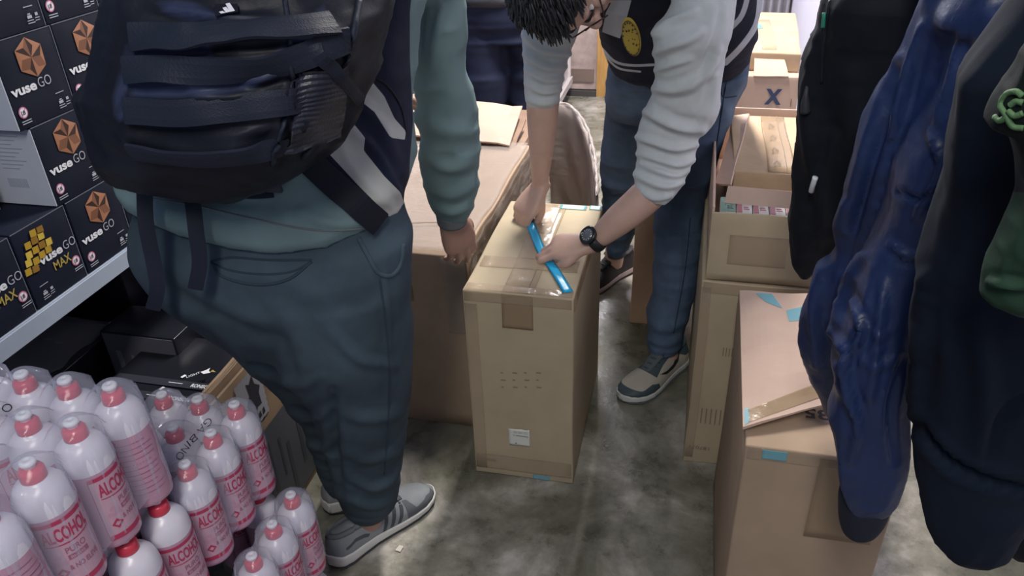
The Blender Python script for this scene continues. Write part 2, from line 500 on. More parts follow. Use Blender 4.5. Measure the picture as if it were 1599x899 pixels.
# ================================================================== SETTING
def structure(o): o['kind'] = 'structure'; return o
def floor_material():
    m = principled('floor_concrete', (0.16, 0.165, 0.15), .42)
    nt = m.node_tree; N = nt.nodes; L = nt.links; b = N['Principled BSDF']
    tc = N.new('ShaderNodeTexCoord')
    def noise(s, d=8, r=.6, dist=0.0):
        n = N.new('ShaderNodeTexNoise'); n.inputs['Scale'].default_value = s; n.inputs['Detail'].default_value = d
        n.inputs['Roughness'].default_value = r; n.inputs['Distortion'].default_value = dist
        L.new(tc.outputs['Object'], n.inputs['Vector']); return n
    def ramp(src, pts):
        r = N.new('ShaderNodeValToRGB'); e = r.color_ramp.elements
        e[0].position, e[0].color = pts[0][0], (*pts[0][1], 1); e[1].position, e[1].color = pts[-1][0], (*pts[-1][1], 1)
        for p, c in pts[1:-1]:
            q = e.new(p); q.color = (*c, 1)
        L.new(src, r.inputs[0]); return r
    n1 = noise(2.6, 8, .62, .6); n2 = noise(11, 6, .7); n3 = noise(60, 3)
    r1 = ramp(n1.outputs[0], [(.34, (.085, .088, .062)), (.45, (.165, .162, .125)), (.54, (.26, .252, .21)), (.64, (.46, .44, .40))])
    r2 = ramp(n2.outputs[0], [(.35, (.55, .55, .52)), (.62, (1.15, 1.15, 1.15))])
    mx = N.new('ShaderNodeMix'); mx.data_type = 'RGBA'; mx.blend_type = 'MULTIPLY'; mx.inputs[0].default_value = .8
    L.new(r1.outputs[0], mx.inputs[6]); L.new(r2.outputs[0], mx.inputs[7])
    L.new(mx.outputs[2], b.inputs['Base Color'])
    mr = N.new('ShaderNodeMapRange'); mr.inputs[1].default_value = .35; mr.inputs[2].default_value = .65
    mr.inputs[3].default_value = .22; mr.inputs[4].default_value = .5
    L.new(n2.outputs[0], mr.inputs[0]); L.new(mr.outputs[0], b.inputs['Roughness'])
    bp = N.new('ShaderNodeBump'); bp.inputs['Strength'].default_value = .25; bp.inputs['Distance'].default_value = .004
    L.new(n3.outputs[0], bp.inputs['Height']); L.new(bp.outputs[0], b.inputs['Normal'])
    return m
FLOOR = floor_material()
structure(mesh('floor', [(-2.2, -1.5, 0), (1.6, -1.5, 0), (1.6, 6, 0), (-2.2, 6, 0), (-2.2, -1.5, -.1), (1.6, -1.5, -.1), (1.6, 6, -.1), (-2.2, 6, -.1)],
     [(0, 1, 2, 3), (7, 6, 5, 4), (0, 4, 5, 1), (1, 5, 6, 2), (2, 6, 7, 3), (3, 7, 4, 0)], [FLOOR]))
NAVYWALL = principled('navy_panel', (0.075, 0.12, 0.22), .6, noise_amt=.2, noise_scale=3)
GREYWALL = principled('left_wall_paint', (0.55, 0.52, 0.53), .35, noise_amt=.15, noise_scale=2)
LAVW = principled('right_wall_paint', (0.66, 0.65, 0.76), .55, noise_amt=.06, noise_scale=2)
PINKW = principled('back_wall_paint', (0.42, 0.34, 0.32), .7, noise_amt=.25, noise_scale=5)
WOODT = principled('orange_wood', (0.52, 0.30, 0.10), .5, noise_amt=.25, noise_scale=6, stretch=(8, 8, 1))
DARKB = principled('dark_skirting', (0.06, 0.06, 0.06), .5)
structure(MB().box((-1.72, -1.5, 0), (-1.62, 5.1, 2.7)).build('wall_left', [NAVYWALL]))
structure(MB().box((-1.62, 4.98, 0), (1.0, 5.08, 2.7)).build('wall_back', [PINKW]))
# right wall: white plaster, kinks away for the wider clothes corner near the camera
structure(MB().box((.5, 2.75, 0), (.6, 4.98, 2.7)).build('wall_right', [LAVW]))
structure(MB().box((.95, -1.5, 0), (1.05, 2.85, 2.7)).box((.6, 2.75, 0), (.95, 2.85, 2.7)).build('wall_right', [LAVW]))
# corrugated sheet standing along the right wall at the far end
def corrugated():
    V = []; F = []; n = 60
    for k, z in ((0, 0.0), (1, 2.3)):
        for i in range(n + 1):
            V.append((.02 + i * .0078, 4.93 + .018 * math.sin(i * 1.05), z))
        for i in range(n + 1):
            V.append((.02 + i * .0078, 4.936 + .018 * math.sin(i * 1.05), z))
    W = n + 1
    for i in range(n):
        F += [(i, i + 1, 2 * W + i + 1, 2 * W + i), (W + i + 1, W + i, 3 * W + i, 3 * W + i + 1), (2 * W + i, 2 * W + i + 1, 3 * W + i + 1, 3 * W + i), (i + 1, i, W + i, W + i + 1)]
    return mesh('corrugated_panel', V, F, [principled('corrugated_sheet', (.52, .50, .56), .45)], None, True)
tag(corrugated(), 'pale grey corrugated sheet on the far wall beside the white wall', 'panel')
MBp = MB().box((-.085, 4.88, 0), (.005, 4.978, 2.4)); tag(MBp.build('wooden_post', [WOODT]), 'orange wooden post behind the bent person, beside the corrugated sheet', 'post')
# back door with its frame
DOORM = principled('door_scuffed', (0.50, 0.40, 0.38), .6, noise_amt=.35, noise_scale=9)
d = structure(MB().box((-1.25, 4.93, 0.04), (-.62, 4.975, 2.05)).build('door_1', [DOORM]))
MB().box((-.62, 4.91, 0), (-.55, 4.978, 2.1)).build('door_frame', [WOODT], d)
MB().box((-.92, 4.905, .04), (-.895, 4.932, 2.0)).build('door_stile', [principled('door_seam', (.24, .19, .17), .6)], d)
MB().box((-1.25, 4.90, 0.0), (-.62, 4.93, .035)).build('door_sill', [DARKB], d)
MB().box((-1.25, 4.915, .09), (-.64, 4.932, .17)).build('kick_board', [principled('kick', (.2, .15, .13), .6)], d)
# long low display counter along the left, its scuffed side towards the aisle
c = empty('display_counter', (-1.0, 4.1, 0), 'grey scuffed display counter along the left of the far aisle', 'counter')
MB().box((-1.5, 3.45, .10), (-.79, 4.85, 1.1)).build('counter_body', [GREYWALL], c)
MB().box((-1.48, 3.47, 0), (-.80, 4.83, .10)).build('plinth', [DARKB], c)
MB().box((-.80, 3.44, .10), (-.765, 4.86, .14)).box((-.80, 3.44, .55), (-.77, 4.86, .58)).build('edge_rail', [principled('counter_rail', (.62, .58, .58), .3)], c)
for k in range(4):
    MB().box((-.80, 3.46 + k * .455, .14), (-.775, 3.49 + k * .455, 1.08)).build('upright', [principled('counter_rail', (.62, .58, .58), .3)], c)

# ================================================================== BIG BOXES
def carton(name, a, b, mat, label, cat='cardboard box', group=None, amp=1.0, rz=0, **kw):
    e = empty(name, ((a[0] + b[0]) / 2, (a[1] + b[1]) / 2, a[2]), label, cat, group)
    cbox('box_body', a, b, mat, e, amp=amp, rz=rz, **kw)
    return e
X_, Y_, Z_ = (1, 0, 0), (0, 1, 0), (0, 0, 1)
# --- main box
MX0, MX1, MY0, MY1, MZ = -.494, -.229, 1.492, 2.004, .575
mb_ = carton('cardboard_box', (MX0, MY0, 0), (MX1, MY1, MZ), CARD_OLIVE, 'tall tan cardboard box in the middle, being taped by the bending person', amp=.9)
def fpatch(par, x, z, w, h, mat, name, y=MY0, **k): return patch(name, (x, y, z), X_, Z_, w, h, mat, par, **k)
def tpatch(par, x, y, w, h, mat, name, z=MZ, **k): return patch(name, (x, y, z), X_, Y_, w, h, mat, par, **k)
tpatch(mb_, -.40, MY0 + .004, .075, .50, TAPE_CLEAR, 'packing_tape')
fpatch(mb_, -.40, MZ - .095, .075, .092, TAPE, 'packing_tape')
fpatch(mb_, MX0 + .004, MZ - .028, .257, .025, TAPE_CLEAR, 'packing_tape', off=.0014)
tpatch(mb_, MX0 + .004, MY0 + .003, .257, .032, TAPE_CLEAR, 'packing_tape', off=.0016)
tpatch(mb_, MX0 + .01, MY0 + .12, .245, .055, TAPE_CLEAR, 'packing_tape', off=.0014, irr=.004)
tpatch(mb_, MX0 + .1, MY0 + .31, .055, .19, TAPE_CLEAR, 'packing_tape', off=.0018, irr=.004)
fpatch(mb_, MX0 + .004, .02, .257, .05, TAPE_CLEAR, 'packing_tape')
patch('packing_tape', (MX1, MY0 + .004, MZ - .04), Y_, Z_, .50, .036, TAPE, mb_)
patch('packing_tape', (MX0 + .004, MY0, .02), X_, Z_, .03, .52, TAPE_CLEAR, mb_, off=.0018)
# fold seam of the lid
patch('lid_seam', ((MX0 + MX1) / 2 + .02, MY0 + .003, MZ), X_, Y_, .0015, .505, INK_FADE, mb_, off=.0008, n=6)
tpatch(mb_, -.262, MY1 - .03, .032, .026, BLUE_TAPE_FAINT, 'blue_tape_patch', off=.0022)
tpatch(mb_, -.345, MY1 - .036, .075, .026, BLUE_TAPE_FAINT, 'blue_tape_patch', off=.0022)
fpatch(mb_, -.335, .004, .045, .014, BLUE_TAPE_FAINT, 'blue_tape_patch', off=.0022)
# torn white shipping sticker, its writing upside down
q0 = py(795.5, 693, MY0); q1 = py(828, 697, MY0); q2 = py(827, 671, MY0)
st = patch('shipping_sticker', (q0[0], MY0, q1[2]), X_, Z_, q1[0] - q0[0], q2[2] - q1[2], principled('sticker_paper', (.72, .74, .68), .5), mb_, off=.002, irr=.003)
tm = MB(); sx, sz = q1[0] - .004, q2[2] - .016
put_text(tm, 'Gaseosas y', (sx, MY0 - .0034, sz - .004), (-1, 0, 0), (0, 0, -1), .006, w=.040, bold=.01)
for k in range(2): put_text(tm, 'Cod. 4180 1206', (sx - .002, MY0 - .0034, sz + .004 + k * .004), (-1, 0, 0), (0, 0, -1), .0025, w=.036)
tm.box((q0[0] + .017, MY0 - .0035, q1[2] + .006), (q0[0] + .021, MY0 - .0033, q1[2] + .0105))
# text direction already mirrored for upside-down reading
tm.build('sticker_writing', [principled('sticker_ink', (.2, .22, .2), .6)], st)
# faint printed marks and scuffs
tm = MB()
for k in range(4):
    for j in range(3):
        tm.box((-.41 + .03 * k, MY0 - .0022, .30 + .022 * j + .004 * k), (-.41 + .03 * k + (.012 if (k + j) % 2 else .006), MY0 - .0019, .303 + .022 * j + .004 * k))
put_text(tm, '20/50', (-.435, MY0 - .0021, .055), (-1, 0, 0), (0, 0, -1), .009, w=.028)
tm.build('faded_marks', [principled('faded_mark', (.27, .21, .12), .7)], mb_)
# the light blue tape strip being laid over the lid
pts = [(826, 342), (835, 366), (846, 392), (862, 415), (876, 437), (887, 456)]
P = smooth_path([pz(u, v, MZ + .0035) for u, v in pts], 28)
T = np.gradient(P, axis=0); T /= np.linalg.norm(T, axis=1)[:, None]; S = np.cross(T, [0, 0, 1]); Wd = .0125
R = [[P[i] + S[i] * Wd, P[i] + S[i] * Wd * .4 + [0, 0, .0006], P[i] - S[i] * Wd * .4 + [0, 0, .0006], P[i] - S[i] * Wd, P[i] - [0, 0, .0004]] for i in range(len(P))]
V, F = ringmesh(np.array(R))
tag(mesh('blue_tape_strip', V, F, [BLUE_TAPE], None, True), 'bright blue translucent tape strip curving across the lid of the middle box', 'tape')

# --- big wrapped box on the left
bb = carton('wrapped_box', (-1.02, 1.665, 0), (-.535, 2.46, .572), principled('cardboard_wrapped', (0.40, .29, .20), .6, noise_amt=.18, noise_scale=5, bump=.1, bump_scale=60),
            'large cardboard box wrapped in clear film behind the standing person in jeans', amp=4.0)
def crinkle(name, O, U, Vv, w, h, par, off=.004, n=40, amp=.006, mat=None):
    O = np.array(O, float); U = np.array(U, float); Vv = np.array(Vv, float); N = nz(np.cross(U, Vv))
    a = np.linspace(0, 1, n + 1); A, B = np.meshgrid(a, a); A = A.ravel(); B = B.ravel()
    P = O + U * (A * w)[:, None] + Vv * (B * h)[:, None]
    P = wobble(P, 4.0)
    d = np.abs(vnoise(P * [9, 9, 30] + 4, 8)) * amp + np.abs(vnoise(P * 38, 9)) * amp * .5
    P = P + N * (off + d)[:, None]
    V = np.concatenate([P, P + N * .0004]); W = n + 1; S = W * W; F = []
    for j in range(n):
        for i in range(n):
            q = j * W + i; F += [(q, q + W, q + W + 1, q + 1), (S + q, S + q + 1, S + q + W + 1, S + q + W)]
    for i in range(n):
        F += [(i, i + 1, S + i + 1, S + i), (n * W + i + 1, n * W + i, S + n * W + i, S + n * W + i + 1),
              ((i + 1) * W, i * W, S + i * W, S + (i + 1) * W), (i * W + n, (i + 1) * W + n, S + (i + 1) * W + n, S + i * W + n)]
    return mesh(name, V, F, [mat or WRAP], par, True)
crinkle('stretch_film', (-1.01, 1.67, .574), X_, Y_, .47, .78, bb)
crinkle('stretch_film', (-.535, 1.67, .12), Y_, Z_, .78, .45, bb, amp=.008)
crinkle('stretch_film', (-.60, 1.665, .33), X_, Z_, .062, .24, bb, amp=.004)
patch('film_edge', (-1.01, 1.80, .575), X_, Y_, .4, .004, INK_FADE, bb, off=.006, amp=4, n=10)
patch('packing_tape', (-.99, 1.665, .42), X_, Z_, .30, .05, TAPE, bb, amp=4)
# pale raised flap at its far end
fl = empty('cardboard_flap', (-.76, 2.58, .56), 'pale pinkish loose cardboard sheet lying at the far end of the wrapped box', 'cardboard')
slab('sheet', [(-1.08, 2.44, .60), (-.59, 2.40, .592), (-.60, 2.66, .64), (-1.06, 2.72, .655)], .006, CARD_PINK, fl, (12, 8), .006)
slab('sheet', [(-1.06, 2.46, .583), (-.58, 2.42, .577), (-.58, 2.62, .60), (-1.06, 2.7, .60)], .006, CARD_DARK, fl, (12, 8), .01)
bx2 = carton('cardboard_box', (-1.08, 2.48, 0), (-.56, 2.86, .565), CARD_DARK, 'brown box under the pale cardboard sheet, behind the wrapped box')
# curved film-covered cardboard wall beside the second box
V = []; F = []
pathc = smooth_path([(-.52, 2.80, .62), (-.455, 2.79, .615), (-.38, 2.70, .58), (-.325, 2.56, .52), (-.285, 2.36, .455)], 26)
for i, (x, y, z) in enumerate(pathc):
    for j in range(15):
        t = j / 14; zz = z * (1 - t)
        V.append((x + .012 * math.sin(zz * 34 + i * .5) * .3, y + .006 * math.sin(zz * 25 + i), zz + (.006 * math.sin(i * 1.9) if j == 0 else 0)))
n0 = len(V)
V += [(x - .008, y - .008, z) for x, y, z in V]
for i in range(25):
    for j in range(14):
        a = i * 15 + j; F += [(a, a + 15, a + 16, a + 1), (n0 + a, n0 + a + 1, n0 + a + 16, n0 + a + 15)]
    F += [(i * 15, n0 + i * 15, n0 + i * 15 + 15, i * 15 + 15), (i * 15 + 14, i * 15 + 29, n0 + i * 15 + 29, n0 + i * 15 + 14)]
for i in (0, 25):
    for j in range(14): F.append((i * 15 + j, i * 15 + j + 1, n0 + i * 15 + j + 1, n0 + i * 15 + j))
cw = empty('bent_cardboard_sheet', (-.4, 2.65, 0), 'bent cardboard sheet wrapped in cloudy film, curving behind the middle box', 'cardboard')
mesh('cardboard_sheet', V, F, [principled('cardboard_greyed', (.50, .44, .42), .55, noise_amt=.3, noise_scale=7)], cw, True)
Vf = np.array(V); Vc = Vf.copy(); Vc[:, 1] -= .006; Vc[:, 0] -= .004
Vc += (np.abs(vnoise(Vc * [12, 12, 40], 4)) * -.004)[:, None] * np.array([.5, 1, 0])
Vc = Vc[n0:]; Fc = [(i * 15 + j, i * 15 + j + 1, i * 15 + j + 16, i * 15 + j + 15) for i in range(25) for j in range(14)]
Vd = Vc - np.array([.001, .001, 0]); nn_ = len(Vc)
Fall = Fc + [tuple(reversed([q + nn_ for q in f])) for f in Fc]
mesh('stretch_film', np.vstack([Vc, Vd]), Fall, [WRAP], cw, True)
V, F = tube([(x, y - .01, z, .006) for x, y, z in pathc], m=40, n=8, rfn=lambda s, th: .003 * math.sin(s * 120) + .002 * math.sin(s * 310)); mesh('rolled_film_edge', V, F, [film_mat('film_roll', (.45, .40, .38), .5, .25, 1, 40)], cw, True)

# --- right side stack
A0, A1 = (.134, 1.048, 0), (.385, 1.56, .592)
ba = carton('cardboard_box', A0, A1, principled('cardboard_near', (0.37, 0.27, 0.185), .72, noise_amt=.12, noise_scale=7, bump=.08, bump_scale=120), 'nearest cardboard box at lower right with a raised flap and the number 35', amp=1.2)
fpatch(ba, .255, .40, .11, .185, TAPE, 'packing_tape', y=A0[1], amp=1.2, off=.0016)
fpatch(ba, .138, .565, .24, .026, TAPE_CLEAR, 'packing_tape', y=A0[1], amp=1.2)
fpatch(ba, .162, .570, .04, .02, BLUE_TAPE_FAINT, 'blue_tape_patch', y=A0[1], amp=1.2, off=.0024)
tm = MB(); q = pz(1293, 642, .597)
put_text(tm, '35', (q[0], q[1], .5975), (-1, .04, 0), (-.04, -1, 0), .026, w=.040, bold=.03)
tm.build('printed_number', [INK], ba)
f1 = [pz(1160, 668, .604), pz(1296, 627, .625), pz(1266, 461, .64), pz(1155, 455, .62)]
fl = slab('lid_flap', f1, .005, CARD_PINK, ba, (12, 12), .006, up=lambda a, b: np.array([0, 0, .012 * math.sin(a * 3.1) * math.sin(b * 3.1)]))
def flapq(u0, v0, u1, v1, u2, v2, u3, v3, mat, name, z=.008):
    BV = bvh_of(fl.data); g = 8; PP = []
    for j in range(g + 1):
        for i in range(g + 1):
            a, b = i / g, j / g
            u = (u0 * (1 - a) + u1 * a) * (1 - b) + (u3 * (1 - a) + u2 * a) * b; v = (v0 * (1 - a) + v1 * a) * (1 - b) + (v3 * (1 - a) + v2 * a) * b
            h = hit(BV, u, v)
            if h is None: return
            PP.append(h[0] + h[1] * .001)
    FF = [(j * 9 + i, j * 9 + i + 1, (j + 1) * 9 + i + 1, (j + 1) * 9 + i) for j in range(g) for i in range(g)]
    PP = np.array(PP); k = len(PP); PQ = np.vstack([PP, PP + [0, 0, .0004]])
    mesh(name, PQ, FF + [tuple(q + k for q in reversed(f)) for f in FF], [mat], fl)
flapq(1158, 555, 1255, 505, 1262, 530, 1158, 592, TAPE, 'packing_tape')
flapq(1168, 640, 1285, 595, 1288, 618, 1168, 660, TAPE, 'packing_tape')
flapq(1180, 458, 1205, 459, 1222, 482, 1196, 472, BLUE_TAPE_FAINT, 'blue_tape_patch')
flapq(1228, 485, 1258, 478, 1258, 500, 1232, 502, BLUE_TAPE_FAINT, 'blue_tape_patch')
flapq(1162, 640, 1170, 636, 1170, 660, 1163, 664, BLUE_TAPE_FAINT, 'blue_tape_patch')
# --- box B
b1 = carton('cardboard_box', (.052, 1.64, 0), (.345, 2.27, .566), CARD_OLIVE, 'tall tan cardboard box on the floor behind the nearest box', amp=1.6)
fpatch(b1, .056, .535, .285, .03, TAPE_CLEAR, 'packing_tape', y=1.64, amp=1.6)
patch('packing_tape', (.054, 1.64, .02), X_, Z_, .022, .53, TAPE_CLEAR, b1, off=.0012, amp=1.6)
tm = MB(); q = py(1100, 700, 1.637)
put_text(tm, '187071', (q[0] + .012, 1.6365, q[2] + .006), (-1, 0, 0), (0, 0, -1), .011, w=.052)
for k in range(5): tm.box((.085 + .012 * k, 1.6368, .14), (.0875 + .012 * k, 1.6372, .19))
for k in range(8): tm.box((.12 + .007 * k, 1.6368, .36), (.122 + .007 * k, 1.6372, .385))
tm.build('faded_marks', [INK_FADE], b1)
# --- open box on top of it
C0 = (.060, 1.645, .570); C1 = (.335, 2.42, .742)
oc = empty('open_box', (.2, 2.0, .57), 'long open cardboard box with its flaps up, stacked on the tall tan box', 'cardboard box')
tk = .006
cbox('front_panel', (C0[0], C0[1], C0[2]), (C1[0], C0[1] + tk, C1[2]), CARD_OLIVE, oc, cuts=8, bev=.001)
cbox('bottom_panel', (C0[0], C0[1] + tk, C0[2]), (C1[0], C1[1], C0[2] + tk), CARD_PINK, oc, cuts=6, bev=.001)
cbox('side_panel', (C0[0], C0[1] + tk, C0[2] + tk), (C0[0] + tk, C1[1], C1[2] + .012), CARD_PINK, oc, cuts=8, bev=.001)
cbox('side_panel', (C1[0] - tk, C0[1] + tk, C0[2] + tk), (C1[0], C1[1], C1[2]), CARD_PINK, oc, cuts=8, bev=.001)
cbox('back_panel', (C0[0] + tk, C1[1] - tk, C0[2] + tk), (C1[0] - tk, C1[1], C1[2]), CARD_PINK, oc, cuts=8, bev=.001)
slab('side_flap', [pz(1117, 287, .73), pz(1141, 288, .755), pz(1170, 178, .76), pz(1150, 180, .745)], .005, CARD_PINK, oc, (4, 12), .004)
fpatch(oc, .105, .615, .13, .075, TAPE_CLEAR, 'packing_tape', y=C0[1])
patch('packing_tape', (C0[0], 1.65, .60), (0, 1, 0), (0, 0, 1), .3, .04, TAPE_CLEAR, oc, off=-.0014)
# small cartons inside, their tops in a row under an opened lid
PRINT_W = principled('carton_white', (.62, .60, .58), .4)
PRINT_R = principled('carton_red', (.42, .14, .16), .4)
PRINT_G = principled('carton_green', (.20, .34, .28), .4)
for k in range(6):
    x = .078 + k * .036
    e = empty('medicine_carton', (x + .017, 1.70, .578), ['green and white carton at the left end of the small carton row', 'white and red carton next to the green one', 'white and red carton, third in the small carton row', 'white and red carton, fourth in the small carton row', 'white and red carton, fifth in the small carton row', 'last small white and red carton, beside the black jacket'][k], 'carton', 'small cartons in the open box')
    cbox('carton_body', (x, 1.662, .578), (x + .034, 1.742, .738), PRINT_W, e, cuts=3, bev=.001, amp=.3)
    MB().box((x + .001, 1.663, .7383), (x + (.033 if k == 0 else .012), 1.742, .7392)).build('printed_band', [PRINT_G if k == 0 else PRINT_R], e)
    MB().box((x + .015, 1.68, .7383), (x + .028, 1.684, .7392)).box((x + .015, 1.69, .7383), (x + .026, 1.694, .7392)).build('printed_lines', [PRINT_G if k == 0 else PRINT_R], e)
lid = slab('cardboard_lid', [pz(1131, 316, .748), pz(1250, 327, .748), pz(1250, 300, .785), pz(1137, 290, .785)], .004, CARD_PINK, None, (10, 4), .002)
lid.parent = oc; lid.matrix_parent_inverse = oc.matrix_basis.inverted(); lid.name = 'inner_lid'; lid['label'] = 'pinkish opened lid with upside-down print'
tm = MB(); qa = (np.array(pz(1136, 312, .752)) + [0, -.004, .004]); upv = nz(np.array(pz(1137, 290, .785)) - np.array(pz(1131, 316, .748)))
put_text(tm, '95-N 30', qa + upv * .020 + np.array([.075, 0, 0]), (-1, 0, 0), -upv, .011, w=.055)
q = qa + upv * .008 + np.array([.10, 0, 0])
for i in range(5):
    for j in range(3): tm.add([q + np.array([.008 * i, 0, 0]) + upv * .007 * j, q + np.array([.008 * i + (.006 if (i + j) % 2 else .003), 0, 0]) + upv * .007 * j,
            q + np.array([.008 * i + (.006 if (i + j) % 2 else .003), 0, 0]) + upv * (.007 * j + .004), q + np.array([.008 * i, 0, 0]) + upv * (.007 * j + .004)], [(0, 1, 2, 3)])
tm.build('printed_marks', [INK_FADE], lid)
# taped carton lying inside
it = carton('cardboard_box', (.108, 1.86, .578), (.318, 2.30, .757), CARD, 'taped tan carton lying inside the long open box', amp=1.5)
patch('packing_tape', (.19, 1.862, .757), X_, Y_, .065, .43, TAPE, it, amp=1.5, off=.0016)
tm = MB()
for k in range(4): put_text(tm, 'TG>', (.222, 1.90 + k * .095, .7595), (0, 1, 0), (-1, 0, 0), .016, w=.045)
tm.build('printed_arrows', [INK_FADE], it)
patch('lid_seam', (.234, 1.864, .757), X_, Y_, .002, .43, INK_FADE, it, amp=1.5, off=.002, n=5)
# far stack with the X box
carton('cardboard_box', (.13, 2.84, 0), (.345, 3.3, .30), CARD_PINK, 'lowest box of the far stack, under the box marked X')
carton('cardboard_box', (.165, 2.82, .302), (.345, 3.3, .602), CARD_PINK, 'middle box of the far stack, right under the box marked X')
xb = carton('cardboard_box', (.135, 2.80, .604), (.345, 3.2, .735), CARD_PINK, 'pinkish cardboard box marked with a dark blue X')
q = py(1193, 161, 2.80); tm = MB(); put_text(tm, 'X', (q[0], 2.7965, q[2]), X_, Z_, .050, w=.056, bold=.05); tm.build('printed_letter', [INK_BLUE], xb)
tm = MB(); tm.box((.27, 2.7968, .618), (.30, 2.7975, .622)).box((.325, 2.7968, .632), (.327, 2.7975, .66)); tm.build('printed_marks', [INK_FADE], xb)
tb = carton('cardboard_box', (.12, 2.86, .737), (.36, 3.55, .80), CARD, 'flat tan box on top of the box marked X, with blue tape', rz=-.05)
patch('blue_tape_patch', (.17, 3.22, .80), X_, Y_, .06, .08, BLUE_TAPE_FAINT, tb, off=.003, irr=.01)
patch('packing_tape', (.215, 2.9, .80), X_, Y_, .05, .5, TAPE_CLEAR, tb, off=.002)
sf = slab('loose_flap', [(.19, 2.79, .738), (.305, 2.79, .738), (.27, 2.95, .790), (.19, 2.95, .79)], .004, CARD_PINK, None, (6, 6), .003, up=lambda a, b: np.array([0, 0, .02 * math.sin(b * 3.1)])); tag(sf, 'small curved cardboard flap on top of the box marked X', 'cardboard')
# brown box between the legs
eb = carton('cardboard_box', (-.155, 2.30, 0), (.03, 2.56, .46), CARD_DARK, 'brown cardboard box standing between the legs of the bending person')
# scrap of paper on the floor
q = pz(624, 856, .001); sl = slab('paper_scrap', [q + [-.008, -.008, .001], q + [.006, -.011, .002], q + [.009, .006, .003], q + [-.004, .009, .001]], .001, principled('paper', (.6, .58, .5), .7), None, (3, 3)); tag(sl, 'tiny scrap of paper on the floor in front of the grey shoe', 'paper')

# ================================================================== METAL SHELF (left)
SHM = principled('shelf_metal', (0.36, 0.42, 0.52), .38, noise_amt=.06, noise_scale=12)
DK = principled('carton_navy_black', (0.006, 0.010, 0.024), .5, noise_amt=.2, noise_scale=5)
SX = -1.10
sh = empty('metal_shelf', (-1.35, 1.2, 0), 'pale blue grey metal shelf carrying the black printed cartons', 'shelf')
m = MB()
m.box((SX - .006, .25, .757), (SX + .004, 2.35, .790)).box((SX - .020, .25, .784), (SX + .0015, 2.35, .7925)).box((SX - .02, .25, .757), (SX, 2.35, .762))
m.build('shelf_beam', [SHM], sh)
MB().box((-1.60, .25, .768), (SX - .018, 2.35, .786)).build('shelf_deck', [SHM], sh)
for (x, y) in ((-1.112, .27), (-1.112, 2.31), (-1.59, .27), (-1.59, 2.31)):
    mm = MB().box((x - .02, y - .02, 0), (x + .02, y + .02, 2.0))
    mm.build('post', [SHM], sh)
MB().box((-1.612, .25, .05), (-1.605, 2.35, .75)).build('back_panel', [NAVYWALL], sh)

